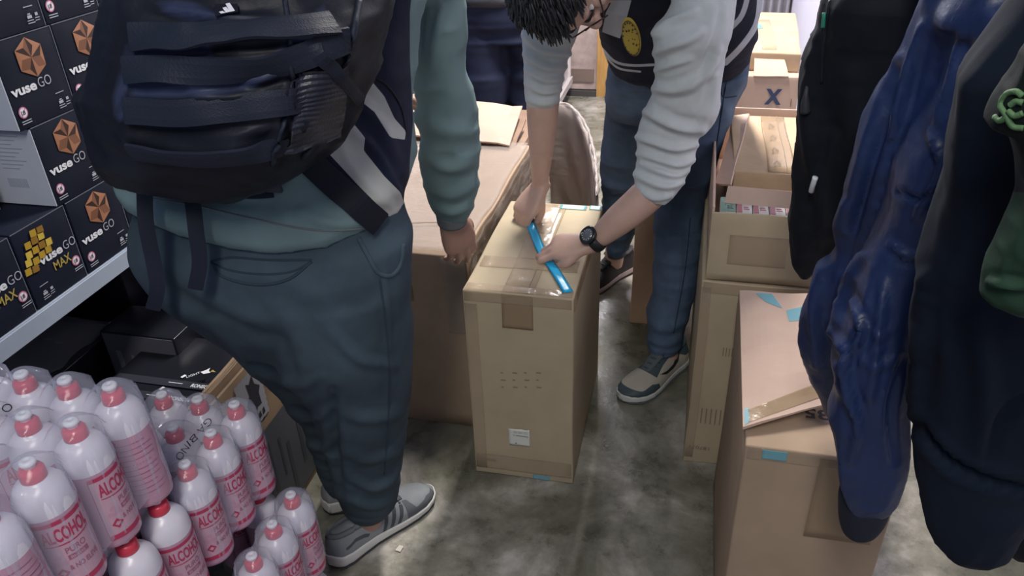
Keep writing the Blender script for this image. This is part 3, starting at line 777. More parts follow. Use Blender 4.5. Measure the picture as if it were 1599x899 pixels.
COPPER = [principled('copper_light', (.38, .17, .09), .5), principled('copper_mid', (.20, .085, .045), .5), principled('copper_dark', (.035, .014, .010), .5)]
PINKR = principled('icon_pink', (.55, .16, .30), .5)
PALE = principled('carton_end_white', (.50, .54, .62), .5, noise_amt=.08, noise_scale=9)
GOLD = principled('max_gold', (.42, .33, .09), .5)
MANGO = [principled('mango_light', (.62, .46, .07), .5), principled('mango_mid', (.46, .30, .03), .5), principled('mango_dark', (.28, .15, .02), .5)]
GREYTXT = principled('grey_lettering', (.42, .45, .52), .5)
ART = {}
def disc(mb, c, r, m, n=20, x=.0):
    c = np.array(c); V = [c + [x, 0, 0]] + [c + [x, r * math.cos(a), r * math.sin(a)] for a in np.linspace(0, 2 * math.pi, n, endpoint=False)]
    mb.add(V, [(0, 1 + i, 1 + (i + 1) % n) for i in range(n)], m)
def carton_front(mb, X, y0, z0, kind):
    """art mats: 0 white 1 pink 2 grey 3-5 copper/mango 6 gold 7 black"""
    U, V = (0, 1, 0), (0, 0, 1); e = X + .0012
    if kind == 'go':
        cy, cz, r = y0 + .072, z0 + .107, .033
        out = [(math.cos(a) * r, math.sin(a) * r * 1.0) for a in np.radians([90, 28, -35, -88, -150, 150])]
        inn = [(math.cos(a) * r * .62, math.sin(a) * r * .62) for a in np.radians([58, -4, -62, -120, 180, 120])]
        tone = [3, 4, 3, 5, 4, 5, 3, 4, 5, 4, 3, 5]
        P = [(e + .0015, cy, cz)] + [(e, cy + a, cz + b) for a, b in out] + [(e + .0008, cy + a, cz + b) for a, b in inn]
        FF = []; MM = []
        for i in range(6):
            j = (i + 1) % 6
            FF += [(0, 7 + i, 1 + i), (0, 1 + j, 7 + i)]; MM += [5 if i in (1, 3, 5, 0) else 4, 4 if i % 2 else 3]
            FF += [(1 + i, 7 + i, 1 + j)]; MM += [3]
        for f, q in zip(FF, MM): mb.add([P[k] for k in f], [(0, 1, 2)], q)
        ty = y0 + .008; tz = z0 + .056
        put_text(mb, 'vuse', (e, ty, tz), U, V, .0155, w=.056, m=0, bold=.035)
        put_text(mb, 'GO', (e, ty + .061, tz), U, V, .0165, w=.030, m=2, bold=-.006)
    else:
        cells = [(.0, .0), (.014, .004), (.028, .006), (-.008, .016), (.006, .018), (.02, .02), (.034, .018), (-.004, .032), (.010, .034), (.024, .035), (.012, .047), (.026, .046), (-.014, .004), (-.020, -.010), (-.006, -.012)]
        for i, (a, b) in enumerate(cells):
            s = .0068; y, z = y0 + .030 + a * 1.15, z0 + .083 + b
            mb.add([(e + .001, y - s, z - s * .8), (e + .001, y + s * .9, z - s), (e + .001, y + s, z + s * .9), (e + .001, y - s * .8, z + s)], [(0, 1, 2, 3)], 3 + (i % 3 if i > 2 else 1))
            mb.add([(e + .001, y + s * .9, z - s), (e + .0006, y + s * 1.2, z - s * .7), (e + .0006, y + s * 1.25, z + s * .9), (e + .001, y + s, z + s * .9)], [(0, 1, 2, 3)], 5)
        ty = y0 + .036; tz = z0 + .070
        put_text(mb, 'vuse', (e, ty, tz), U, V, .0155, w=.056, m=0, bold=.035)
        put_text(mb, 'GO', (e, ty + .060, tz), U, V, .0165, w=.030, m=2, bold=-.006)
        put_text(mb, 'MAX', (e, ty + .026, tz - .024), U, V, .0165, w=.042, m=6, bold=.015)
        mb.add([(e, y0, z0 + .071), (e, y0 + .034, z0 + .072), (e, y0 + .034, z0 + .0725), (e, y0, z0 + .0716)], [(0, 1, 2, 3)], 2)
    iy = y0 + (.018 if kind == 'go' else .112); iz = z0 + (.028 if kind == 'go' else .040)
    disc(mb, (e, iy, iz), .0098, 1); disc(mb, (e + .0003, iy, iz), .0078, 0)
    put_text(mb, '18', (e + .0006, iy - .005, iz - .0035), U, V, .007, w=.009, m=7, bold=.02)
    mb.add([(e + .0006, iy - .006, iz - .0065), (e + .0006, iy - .0052, iz - .0075), (e + .0006, iy + .0065, iz + .0065), (e + .0006, iy + .0055, iz + .0072)], [(0, 1, 2, 3)], 1)
    for k in range(2):
        mb.add([(e, iy - .009, iz - .0150 - k * .004), (e, iy + .012, iz - .0150 - k * .004), (e, iy + .012, iz - .0134 - k * .004), (e, iy - .009, iz - .0134 - k * .004)], [(0, 1, 2, 3)], 2)
    jy = y0 + (.098 if kind == 'go' else .018); jz = z0 + .010
    def ln(a, b, w, h): mb.add([(e, jy + a, jz + b), (e, jy + a + w, jz + b), (e, jy + a + w, jz + b + h), (e, jy + a, jz + b + h)], [(0, 1, 2, 3)], 2)
    ln(0, .026, .020, .0014); ln(.004, .014, .006, .002); ln(.002, .008, .010, .005); ln(.0, .004, .014, .0014); ln(.0, .0, .016, .0014); ln(.020, .010, .006, .005); ln(.018, .006, .010, .0014); ln(.017, .002, .010, .0012)
FM = [WHITE, PINKR, GREYTXT, *COPPER, GOLD, INK]
FMM = [WHITE, PINKR, GREYTXT, *MANGO, GOLD, INK]
CW, CH = .136, .1465
def vape_carton(y0, z0, kind, label, x1=None, w=CW, h=CH, end=None, deep=.30):
    x1 = SX - .002 if x1 is None else x1
    e = empty('display_carton', (x1 - deep / 2, y0 + w / 2, z0), label, 'carton', 'black printed cartons on the shelf')
    cbox('carton_body', (x1 - deep, y0 + .0008, z0), (x1, y0 + w - .0008, z0 + h), DK, e, cuts=3, bev=.0015, amp=.25)
    mb = MB(); carton_front(mb, x1, y0, z0, kind); mb.build('printed_front', FM if kind == 'go' else FMM, e)
    if end:
        MB().box((x1 - deep + .002, y0 - .0012, z0 + .002), (x1 - .0006, y0 + .0006, z0 + h - .002)).build('white_end', [PALE], e)
        mb = MB()
        for k in range(9): mb.box((x1 - .085, y0 - .0018, z0 + h - .016 - k * .0075), (x1 - .03 - .01 * ((k * 7) % 3), y0 - .0013, z0 + h - .0145 - k * .0075))
        for k in range(12): mb.box((x1 - .085 + k * .0035, y0 - .0018, z0 + .035), (x1 - .0835 + k * .0035, y0 - .0013, z0 + .052))
        mb.build('end_print', [principled('end_ink', (.30, .33, .40), .5)], e)
    if True:
        MB().box((x1 - .001, y0 + w - .0022, z0 + .001), (x1 + .0006, y0 + w - .0008, z0 + h - .001)).box((x1 - .001, y0 + .001, z0 + h - .0016), (x1 + .0006, y0 + w - .001, z0 + h - .0004)).build('worn_edge', [principled('worn_edge', (.13, .15, .19), .5)], e)
    return e
Z0 = .7935; R1 = Z0 + CH + .0005; R2 = R1 + CH + .0005; R3 = R2 + CH + .0005
vape_carton(.812, Z0, 'max', 'yellow lettered black carton at the left end of the bottom shelf row', w=.128)
vape_carton(.944, Z0, 'max', 'black carton with the yellow mango picture, bottom shelf row', w=.128)
vape_carton(1.076, Z0, 'go', 'copper star carton in the bottom row, right of the mango carton')
vape_carton(1.214, Z0, 'go', 'black carton in the bottom row, half behind the standing person')
vape_carton(1.060, R1, 'go', 'copper star carton with a white barcode end, second row up', end=True)
vape_carton(1.198, R1, 'go', 'copper star carton of the second row, half behind the backpack')
vape_carton(1.040, R2, 'go', 'copper star carton with a plain white end, third row up', end=True)
vape_carton(1.178, R2, 'go', 'copper star carton of the third row, nearest the backpack')
vape_carton(1.316, R2, 'go', 'black carton of the third row, mostly behind the backpack', deep=.28, x1=SX - .012)
vape_carton(1.033, R3, 'go', 'black carton of the top visible row, at the upper left corner')
vape_carton(1.171, R3, 'go', 'black carton of the top visible row, second from the left')
vape_carton(1.320, R3, 'go', 'dark blue carton of the top visible row, beside the backpack', x1=SX - .05, deep=.25)
vape_carton(.900, R1, 'max', 'black carton set back behind the white barcode end', x1=SX - .10, w=.134, deep=.26)
vape_carton(.885, R2, 'go', 'black carton set back at the left edge of the third row', x1=SX - .10, w=.134, deep=.26)
# tray edge of the mango carton: yellow band on its lid
MB().box((-1.30, .95, Z0 + CH + .0005), (-1.285, 1.055, Z0 + CH + .0025)).build('yellow_band', [GOLD])
bpy.data.objects['yellow_band'].name = 'paper_strip'
tag(bpy.data.objects['paper_strip'], 'thin yellow strip on top of the mango carton', 'strip')

# ------------------------------------------------------------------ dark cartons below the shelf
DK2 = principled('dark_carton_black', (0.012, 0.013, 0.020), .3, noise_amt=.3, noise_scale=8)
DGREY = principled('dark_grey_face', (.10, .10, .125), .5)
BRN = principled('dark_brown_carton', (.075, .038, .028), .3, noise_amt=.4, noise_scale=20)
DARKFILM = film_mat('glossy_film', (.35, .36, .42), .07, .08, 1.0, 12)
def dbox(a, b, mat, label, rz=0, face=None, film=False, marks=0, seed=0, text=None):
    e = empty('dark_carton', ((a[0] + b[0]) / 2, (a[1] + b[1]) / 2, a[2]), label, 'carton', 'dark cartons piled under the shelf')
    cbox('carton_body', a, b, mat, e, cuts=4, bev=.002, amp=.8, rz=rz)
    rnd = random.Random(seed); mb = MB()
    if face: MB().box((a[0] + .006, a[1] - .003, a[2] + .004), (b[0] - .004, a[1] - .0005, b[2] - .004)).build('grey_front', [face], e)
    if marks:
        for k in range(marks):
            x = rnd.uniform(a[0] + .01, b[0] - .05); y = rnd.uniform(a[1] + .02, b[1] - .02)
            mb.box((x, y, b[2] + .003), (x + rnd.uniform(.008, .03), y + rnd.uniform(.003, .008), b[2] + .0035), 0)
            z = rnd.uniform(a[2] + .02, b[2] - .02); yy = rnd.uniform(a[1] + .02, b[1] - .05)
            mb.box((b[0] + .003, yy, z), (b[0] + .0035, yy + rnd.uniform(.01, .03), z + rnd.uniform(.003, .008)), k % 2)
        mb.build('printed_marks', [DGREY, principled('dull_orange', (.20, .075, .03), .4)], e)
    if film: crinkle('glossy_film', (a[0], a[1], b[2]), X_, Y_, b[0] - a[0], b[1] - a[1], e, off=.004, n=14, amp=.01, mat=DARKFILM)
    return e
# trays with the white lettered edge, between the bottle packs and the brown carton
for k, (uv0, uv1, lab) in enumerate([((222, 617), (300, 633), 'black carton with white lettering on its edge, nearer of two behind the clear bottles'),
                                     ((238, 593), (334, 613), 'black carton with white lettering on its edge, farther of two behind the clear bottles')]):
    zt = .455 + .0 * k
    p0, p1 = pz(*uv0, zt), pz(*uv1, zt)
    w = p1[0] - p0[0]
    a = (p0[0] - .10, min(p0[1], p1[1]), .28); b = (p1[0], min(p0[1], p1[1]) + .072 + .12 * k, zt)
    e = dbox(a, b, DK2, lab, seed=k)
    tm = MB(); tm.box((a[0] + .01, a[1] + .001, zt + .002), (b[0] - .003, a[1] + .024, zt + .0026), 1)
    put_text(tm, 'RONSON', (b[0] - .062, a[1] + .006, zt + .0034), (1, 0, 0), (0, 1, 0), .011, w=.05, m=0, bold=.02)
    tm.box((b[0] - .12, a[1] + .012, zt + .003), (b[0] - .085, a[1] + .0135, zt + .0035), 0)
    tm.add([(b[0] - .105, a[1] + .035, zt + .003), (b[0] - .099, a[1] + .032, zt + .003), (b[0] - .094, a[1] + .043, zt + .003), (b[0] - .101, a[1] + .045, zt + .003)], [(0, 1, 2, 3)], 0)
    tm.build('white_lettering', [WHITE, principled('tray_edge', (.03, .032, .045), .4)], e)
dbox((-1.30, 1.405, .285), (-.995, 1.62, .47), DK2, 'black carton with a small star print, left of the open brown carton', marks=3, seed=3)
q = pz(322, 580, .474); tm = MB()
tm.add([(q[0] - .012, q[1] - .004, .4745), (q[0], q[1] - .010, .4745), (q[0] + .012, q[1] - .002, .4745), (q[0] + .004, q[1] + .004, .4745), (q[0] + .002, q[1] + .014, .4745), (q[0] - .004, q[1] + .004, .4745)], [(0, 1, 2, 3, 4, 5)], 0)
tm.add([(q[0] + .010, q[1], .475), (q[0] + .024, q[1] + .001, .475), (q[0] + .012, q[1] + .008, .475)], [(0, 1, 2)], 1)
put_text(tm, 'LIGHT', (q[0] - .03, q[1] - .03, .4745), (.7, .7, 0), (-.7, .7, 0), .008, w=.03)
tm.build('star_print', [WHITE, GOLD], [o for o in bpy.data.objects if o.name.startswith('dark_carton') and o.get('label', '').startswith('black carton with a small star')][0])
specs = [((-1.22, 1.66, .42), (-.98, 1.80, .56), BRN, 'dark brown glossy carton with orange edge beside the jeans', True, 4),
         ((-1.34, 1.28, .285), (-1.14, 1.40, .50), DK2, 'carton with a dull grey front under the shelf', False, 0),
         ((-1.60, 1.12, .30), (-1.36, 1.36, .46), DK2, 'black glossy carton deep under the shelf', True, 3),
         ((-1.60, 1.42, .30), (-1.36, 1.62, .58), DK2, 'tall black glossy carton deep under the shelf', True, 4),
         ((-1.33, 1.64, .30), (-1.24, 1.84, .64), BRN, 'narrow dark brown carton below the hanging strap', True, 3),
         ((-1.60, 1.66, .30), (-1.35, 1.90, .66), DK2, 'uppermost black carton deep under the shelf', True, 3),
         ((-1.22, 1.82, .30), (-1.04, 2.02, .66), BRN, 'dark brown carton farthest along under the shelf', True, 4),
         ((-1.60, 1.06, .02), (-1.10, 2.0, .28), DK2, 'wide black carton at the bottom under the shelf', False, 0)]
for k, (a, b, mt, lab, fm, mk) in enumerate(specs):
    e = dbox(a, b, mt, lab, film=fm, marks=mk, seed=10 + k, face=DGREY if 'grey front' in lab else None)
    if 'orange edge' in lab: MB().box((a[0], a[1] - .004, a[2]), (b[0] + .004, b[1], a[2] + .006)).build('orange_edge', [principled('dull_orange2', (.34, .13, .05), .5)], e)
    if 'grey front' in lab:
        tm = MB(); tm.box((a[0] + .03, a[1] - .0042, b[2] - .20), (a[0] + .045, a[1] - .0032, b[2] - .05)); tm.box((a[0] + .07, a[1] - .0042, b[2] - .18), (a[0] + .078, a[1] - .0032, b[2] - .06)); tm.box((a[0] + .03, a[1] - .0042, b[2] - .2), (a[0] + .12, a[1] - .0032, b[2] - .19)); tm.build('printed_marks', [principled('mg', (.2, .21, .24), .5)], e)
# brown open carton with torn sticker
bc = empty('open_carton', (-1.0, 1.3, 0), 'open brown carton with a torn black and white sticker, beside the jeans', 'cardboard box')
BRK = principled('cardboard_darker_brown', (.27, .19, .12), .75, noise_amt=.2, noise_scale=12)  # one darker brown for all panels and flaps of this carton
BX1, BY0, BY1, BZ = -.925, 1.05, 1.47, .49
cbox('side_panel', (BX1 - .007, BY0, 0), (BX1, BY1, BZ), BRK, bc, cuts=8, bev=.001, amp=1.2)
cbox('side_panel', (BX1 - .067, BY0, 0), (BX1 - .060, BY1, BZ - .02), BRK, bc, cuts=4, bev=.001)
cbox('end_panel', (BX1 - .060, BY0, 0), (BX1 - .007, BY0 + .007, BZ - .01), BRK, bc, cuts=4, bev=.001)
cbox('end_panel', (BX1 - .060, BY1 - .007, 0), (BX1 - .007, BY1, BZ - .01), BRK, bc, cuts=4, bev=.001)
for k in range(4):
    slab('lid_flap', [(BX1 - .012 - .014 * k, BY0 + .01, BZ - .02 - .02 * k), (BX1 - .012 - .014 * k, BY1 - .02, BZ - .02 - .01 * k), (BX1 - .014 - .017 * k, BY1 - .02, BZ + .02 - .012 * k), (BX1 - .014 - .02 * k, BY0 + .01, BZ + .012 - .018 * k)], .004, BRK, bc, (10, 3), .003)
# sticker: zigzag edged pale patch, black torn shape in the middle
tm = MB(); e = BX1 + .0035
y0, y1, z0, z1 = BY0 + .115, BY0 + .215, .33, .475
pts = []
nz_ = 12
for k in range(nz_): pts.append((y0 + (y1 - y0) * k / nz_, z0 + (.003 if k % 2 else 0)))
for k in range(nz_ + 4): pts.append((y1 + (.003 if k % 2 else 0), z0 + (z1 - z0) * k / (nz_ + 4)))
for k in range(nz_): pts.append((y1 - (y1 - y0) * k / nz_, z1 - (.003 if k % 2 else 0)))
for k in range(nz_ + 4): pts.append((y0 - (.003 if k % 2 else 0), z1 - (z1 - z0) * k / (nz_ + 4)))
tm.add([(e, a, b) for a, b in pts], [tuple(range(len(pts)))], 0)
bl = [(.35, .25), (.5, .15), (.62, .3), (.8, .28), (.78, .5), (.88, .6), (.7, .72), (.66, .9), (.5, .8), (.38, .86), (.42, .62), (.25, .5)]
tm.add([(e + .0006, y0 + (y1 - y0) * a, z0 + (z1 - z0) * b) for a, b in bl], [tuple(range(len(bl)))], 1)
for k in range(5): tm.add([(e + .0006, y0 + .01 + .016 * k, z0 + .010), (e + .0006, y0 + .022 + .016 * k, z0 + .012), (e + .0006, y0 + .020 + .016 * k, z0 + .028), (e + .0006, y0 + .012 + .016 * k, z0 + .026)], [(0, 1, 2, 3)], 1)
tm.build('torn_sticker', [principled('sticker_grey', (.32, .33, .36), .5), INK], bc)
tm = MB(); tm.add([(e, 1.17, .02), (e, 1.46, .02), (e, 1.46, .30), (e, 1.17, .30)], [(0, 1, 2, 3)], 0)
for (a, b, c_, d_) in [(1.22, .05, 1.235, .26), (1.27, .12, 1.28, .24), (1.30, .04, 1.315, .2), (1.36, .08, 1.375, .22), (1.20, .10, 1.21, .14), (1.41, .05, 1.42, .12)]:
    tm.add([(e + .0006, a, b), (e + .0006, c_, b), (e + .0006, c_, d_), (e + .0006, a, d_)], [(0, 1, 2, 3)], 1)
tm.build('grey_label', [principled('label_grey', (.075, .08, .095), .5), principled('label_mark', (.05, .055, .065), .5)], bc)

# ================================================================== ALCOHOL BOTTLES
BR, BH = .0362, .2125
PLAST = principled('bottle_plastic', (.74, .72, .80), .28, noise_amt=.04, noise_scale=4, sss=.25)
LIQ = principled('bottle_pink_liquid', (.54, .31, .42), .25, sss=.25)
CAPR = principled('cap_red', (.62, .045, .085), .32)
CAPW = principled('cap_white', (.80, .80, .84), .35)
LABR = principled('label_crimson', (.46, .04, .11), .45)
LABP = principled('label_pale_pink', (.56, .35, .44), .45)
LABM = principled('label_print_mauve', (.36, .12, .20), .5)
def lathe(prof, n=28, mi=None):
    V = []; F = []; M = []
    for r, z in prof:
        for k in range(n):
            a = 2 * math.pi * k / n; V.append((r * math.cos(a), r * math.sin(a), z))
    for i in range(len(prof) - 1):
        for k in range(n):
            F.append((i * n + k, i * n + (k + 1) % n, (i + 1) * n + (k + 1) % n, (i + 1) * n + k)); M.append(mi[i] if mi else 0)
    return V, F, M
def make_bottle(style=0):
    e = empty('alcohol_bottle', (0, 0, 0))
    prof = [(.002, .0), (BR * .85, 0), (BR * .98, .004), (BR, .010), (BR, .138), (BR * .995, .146), (BR * .965, .156), (BR * .88, .166), (BR * .74, .1735), (BR * .55, .179), (.0155, .182), (.0145, .186), (.002, .186)]
    V, F, M = lathe(prof, 32, [1, 1, 1, 1] + [0] * 8)
    # liquid line inside the wall section
    mesh('bottle_body', V, F, [PLAST, LIQ], e, True, M)
    V, F, M = lathe([(.0148, .1795), (.0158, .181), (.0155, .194), (.0135, .198), (.0095, .1995), (.004, .1995)], 24); c = mesh('red_cap', V, F, [CAPR], e, True)
    V, F, M = lathe([(.0068, .199), (.0072, .203), (.0098, .2045), (.0102, .208), (.0085, .2105), (.0035, .2112), (.0028, .2098), (.0005, .2098)], 20); mesh('white_spout', V, F, [CAPW], c, True)
    # wrap-around label, printed front facing -Y before turning
    lb = MB(); r = BR + .0005
    def cyl(a0, a1, z0, z1, mi, rr=r):
        k = max(2, int(abs(a1 - a0) / .12)); V = []
        for i in range(k + 1):
            a = a0 + (a1 - a0) * i / k; V += [(rr * math.sin(a), -rr * math.cos(a), z0), (rr * math.sin(a), -rr * math.cos(a), z1)]
        lb.add(V, [(2 * i, 2 * i + 2, 2 * i + 3, 2 * i + 1) for i in range(k)], mi)
    A = 1.05
    if style == 0:
        cyl(-A, A, .018, .132, 1)
        cyl(-A, A, .126, .1325, 0, r + .0002); cyl(-A, A, .018, .027, 0, r + .0002)
        cyl(-A - .02, -A + .01, .018, .13, 2, r + .0002)
        def wrapf(P):
            P = np.array(P); a = P[:, 0] / BR; rr = BR + .0010
            return np.stack([rr * np.sin(a), -rr * np.cos(a), P[:, 2]], 1)
        def wt(s, x, z, h, w, mi, bold=0): put_text(lb, s, (x, 0, z), X_, Z_, h, w=w, m=mi, bold=bold, fn=wrapf)
        wt('ALCOHOL', -.030, .099, .021, .060, 0, .028)
        V = []; k = 16
        for i in range(k + 1):
            x = -.030 + .06 * i / k; zz = .093 + .002 * (2 * i / k - 1)**2
            V += [(x, 0, zz - .0009 * (1 - (2 * i / k - 1)**2) - .0006), (x, 0, zz + .0005)]
        lb.add(wrapf(np.array(V)), [(2 * i, 2 * i + 2, 2 * i + 3, 2 * i + 1) for i in range(k)], 0)
        wt('PURO', -.010, .076, .0095, .026, 2, .01)
        V = [(-.010 + .026 * i / 6, 0, z) for i in range(7) for z in (.064, .072)]; lb.add(wrapf(np.array(V)), [(2 * i, 2 * i + 2, 2 * i + 3, 2 * i + 1) for i in range(6)], 2)
        wt('BI-GEL', -.007, .0655, .0045, .02, 1, .02)
        wt('& NO ELEVE', -.013, .047, .0085, .040, 2, .01)
        # faint leaf and the small diamond badge
        for (cx, cz) in ((-.021, .072), (-.026, .062), (-.016, .062)):
            V = [(cx + .0048 * math.cos(t), 0, cz + .0048 * math.sin(t)) for t in np.linspace(0, 6.28, 12, endpoint=False)]
            lb.add(wrapf(np.array(V)), [tuple(range(12))], 3)
        V = [(-.022, 0, .036), (-.014, 0, .045), (-.022, 0, .054), (-.030, 0, .045)]; lb.add(wrapf(np.array(V)), [(0, 1, 2, 3)], 0)
        V = [(-.022, 0, .041), (-.018, 0, .045), (-.022, 0, .049), (-.026, 0, .045)]; P = wrapf(np.array(V)); P[:, :2] *= 1.006; lb.add(P, [(0, 1, 2, 3)], 1)
    else:
        for k in range(11):
            z = .125 - k * .0095; cyl(-.75, .85 - .25 * ((k * 5) % 4 == 0), z, z + .0011, 2)
        for k in range(5):
            cyl(-.5 + .2 * (k % 2), .3 + .1 * k, .020 + k * .022, .0225 + k * .022, 3)
        V = [(BR * 1.02 * math.sin(a), -BR * 1.02 * math.cos(a), z) for a, z in ((-.75, .132), (-.6, .14), (-.45, .132), (-.5, .124), (-.7, .124))]; lb.add(V, [(0, 1, 2, 3, 4)], 0)
    lb.build('printed_label', [LABR, LABP, LABM, principled('label_faint', (.55, .30, .40), .5)], e)
    return e
proto = [make_bottle(0), make_bottle(1)]
pos = []
def addb(x, y, z, rot, label, group, style=0):
    pos.append((x, y, z, rot, label, group, style))
P1x = [-.767, -.841, -.915, -.989]; P1y = [.716, .638, .561, .484]
G1, G2, G3 = 'bottles in the top pack', 'bottles in the second pack', 'bottles in the lower packs'
ZT, ZM, ZL, ZB = .6385, .426, .2132, .0005
lab1 = {(0, 0): 'rearmost bottle on the open side of the top pack, fine print facing out', (1, 0): 'bottle under film in the rear row of the top pack, middle of three caps',
        (2, 0): 'bottle under film in the rear row of the top pack, leftmost cap', (3, 0): 'bottle mostly outside the left picture edge, rear row of the top pack',
        (0, 1): 'top pack bottle whose label is cut by the front bottle, second from the rear', (1, 1): 'top pack bottle under film in the second row, at the left edge',
        (2, 1): 'bottle hidden at the left edge, second row of the top pack', (0, 2): 'top pack bottle with the large clear ALCOHOL label in front', (0, 3): 'bottle without visible cap in the lower left corner'}
for (i, j), l in lab1.items():
    st = 1 if (i, j) in ((0, 0), (0, 3)) else 0
    addb(P1x[i], P1y[j], ZT, 1.12 if j > 1 else (1.65 if j == 1 else .75), l, G1, st)
P2x = [-.755, -.829, -.903]; P2y = [.943, .866, .789, .712, .635, .558, .481]
lab2 = {(0, 0): 'farthest bottle on the open side of the second pack', (1, 0): 'second pack bottle under film, middle of the rear three caps', (2, 0): 'second pack bottle under film, leftmost of the rear three caps',
        (0, 1): 'second bottle from the rear on the open side of the second pack', (1, 1): 'second pack bottle under film beside the handwriting', (0, 2): 'third bottle from the rear on the open side of the second pack',
        (0, 3): 'second pack bottle partly under the top pack, ALCOHOL label facing out', (0, 4): 'second pack bottle with a dark shaded cap, right below the top pack'}
def buried(p, i, j): return 'bottle buried in the %s pack, %s column, %s row from the rear' % (p, ['outermost', 'middle', 'innermost'][i], ['first', 'second', 'third', 'fourth', 'fifth', 'sixth', 'seventh'][j])
for i in range(3):
    for j in range(7):
        l = lab2.get((i, j), 'bottle buried inside the second pack')
        if (i, j) in lab2 or j > 2: addb(P2x[i], P2y[j], ZM, 1.35 - .1 * (j > 2), lab2.get((i, j)) or buried('second', i, j), G2)
addb(P2x[2], P2y[1], ZM, .5, buried('second', 2, 1), G2)
P3x = [-.688, -.762, -.836]; P3y = [.946, .872, .798, .721, .644, .567, .49]
lab3 = {(0, 0): 'rearmost bottle of the third pack, at the right end of all bottles', (0, 1): 'second bottle from the rear of the third pack', (0, 2): 'third pack bottle half cut by the bottom picture edge'}
for i in range(3):
    for j in range(7):
        if i == 0 or j in (0, 3, 6): addb(P3x[i], P3y[j], ZL, 1.4, lab3.get((i, j)) or buried('third', i, j), G3)
        if (i == 0 and j < 7) or (i and j in (0, 3, 6)): addb(P3x[i], P3y[j], ZB, 1.4, buried('bottom', i, j), G3)
first = {0: True, 1: True}
for (x, y, z, rot, label, group, st) in pos:
    o = proto[st] if first[st] else dup(proto[st])
    first[st] = False
    o.location = (x, y, z); o.rotation_euler = (0, 0, rot); o['label'] = label; o['group'] = group; o['category'] = 'bottle'
    for ch in o.children: pass
# shrink film draped over the packs
FILM = film_mat('shrink_film', (.74, .76, .92), .17, .08, .35, 12)
def shrink(name, xs, ys, zb, label, skirt, xr=None, writing=None, extra=None):
    x0, x1 = min(xs) - BR - .004, max(xs) + BR + .003; y0, y1 = min(ys) - BR - .004, max(ys) + BR + .003
    nx = int((x1 - x0) / .0045); ny = int((y1 - y0) / .0045)
    gx = np.linspace(x0, x1, nx); gy = np.linspace(y0, y1, ny); GX, GY = np.meshgrid(gx, gy)
    Hh = np.full(GX.shape, zb + .10)
    for x in xs:
        for y in ys:
            dd = np.hypot(GX - x, GY - y)
            body = zb + np.where(dd < BR + .003, .150 + .036 * np.sqrt(np.clip(1 - (dd / (BR + .004))**2, 0, 1)), 0)
            cap = zb + .2145 - np.maximum(0, dd - .011) * .80
            cap = np.where(dd < .034, cap, 0)
            Hh = np.maximum(Hh, np.maximum(body, cap))
    # tension: film cannot dip below a sagging web between caps
    web = zb + .184
    ins = (GX > min(xs) - BR * .7) & (GX < max(xs) + BR * .7) & (GY > min(ys) - BR * .7) & (GY < max(ys) + BR * .7)
    Hh = np.where(ins, np.maximum(Hh, web), Hh)
    Hs = Hh.copy()
    for _ in range(3):
        Hs[1:-1, 1:-1] = (Hs[1:-1, 1:-1] * 2 + Hs[:-2, 1:-1] + Hs[2:, 1:-1] + Hs[1:-1, :-2] + Hs[1:-1, 2:]) / 6
    Hh = np.maximum(Hs, Hh - .002) + .0012
    V = []; idx = -np.ones(GX.shape, int)
    out = np.zeros(GX.shape, bool)
    # scalloped outline around the bottles
    dmin = np.full(GX.shape, 9.)
    for x in xs:
        for y in ys: dmin = np.minimum(dmin, np.hypot(GX - x, GY - y))
    keep = ins | (dmin < BR + .0025)
    for j in range(ny):
        for i in range(nx):
            if keep[j, i]: idx[j, i] = len(V); V.append((GX[j, i], GY[j, i], Hh[j, i]))
    F = []
    for j in range(ny - 1):
        for i in range(nx - 1):
            q = (idx[j, i], idx[j, i + 1], idx[j + 1, i + 1], idx[j + 1, i])
            if min(q) >= 0: F.append(q)
    # side skirt from the boundary down
    from collections import Counter
    ed = Counter()
    for f in F:
        for a, b in zip(f, f[1:] + f[:1]): ed[(a, b)] += 1
    bd = [(a, b) for (a, b) in ed if (b, a) not in ed]
    low = {}
    for a, b in bd:
        for k in (a, b):
            if k not in low:
                low[k] = []
                x, y, z = V[k]
                for t in range(1, 7):
                    V.append((x + .0008 * math.sin(t * 2 + x * 300), y + .0008 * math.cos(t + y * 300), z + (skirt - z) * t / 6)); low[k].append(len(V) - 1)
    for a, b in bd:
        ca = [a] + low[a]; cb = [b] + low[b]
        for t in range(6): F.append((cb[t], ca[t], ca[t + 1], cb[t + 1]))
    V2 = [(x, y, z + .0003) for x, y, z in V]; n0 = len(V)
    o = mesh(name, V, F, [FILM], None, True)
    tag(o, label, 'film')
    if writing:
        BV = bvh_of(o.data)
        for s, u, v, du, dv, hpx, bold in writing:
            Vt, Ft = text_mesh(s, bold); Vt = Vt.copy(); L = math.hypot(du, dv); ex, ey = du / L, dv / L; k = hpx / .7
            wk = L / max(1e-6, Vt[:, 0].max()); PP = []
            ok = True
            for a in Vt:
                uu = u + ex * a[0] * wk + ey * a[1] * k; vv = v + ey * a[0] * wk - ex * a[1] * k
                h = hit(BV, uu, vv)
                if h is None: ok = False; PP.append(PP[-1] if PP else np.zeros(3)); continue
                PP.append(h[0] + h[1] * .0015)
            mesh('handwriting', PP, Ft, [INK], o)
    return o
shrink('shrink_film', P1x, P1y, ZT, 'clear shrink film stretched over the caps of the top bottle pack', .66, writing=[('O', 2, 645, 17, -3, 12, .0)])
shrink('shrink_film', P2x, P2y[:3], ZM, 'clear shrink film over the second bottle pack, with black handwriting', .445,
       writing=[('GA', 326, 650, -20, 22, 12, -.012), ('BI', 304, 675, -14, 14, 12, -.012), ('NO', 289, 692, -16, 22, 12, -.012)])
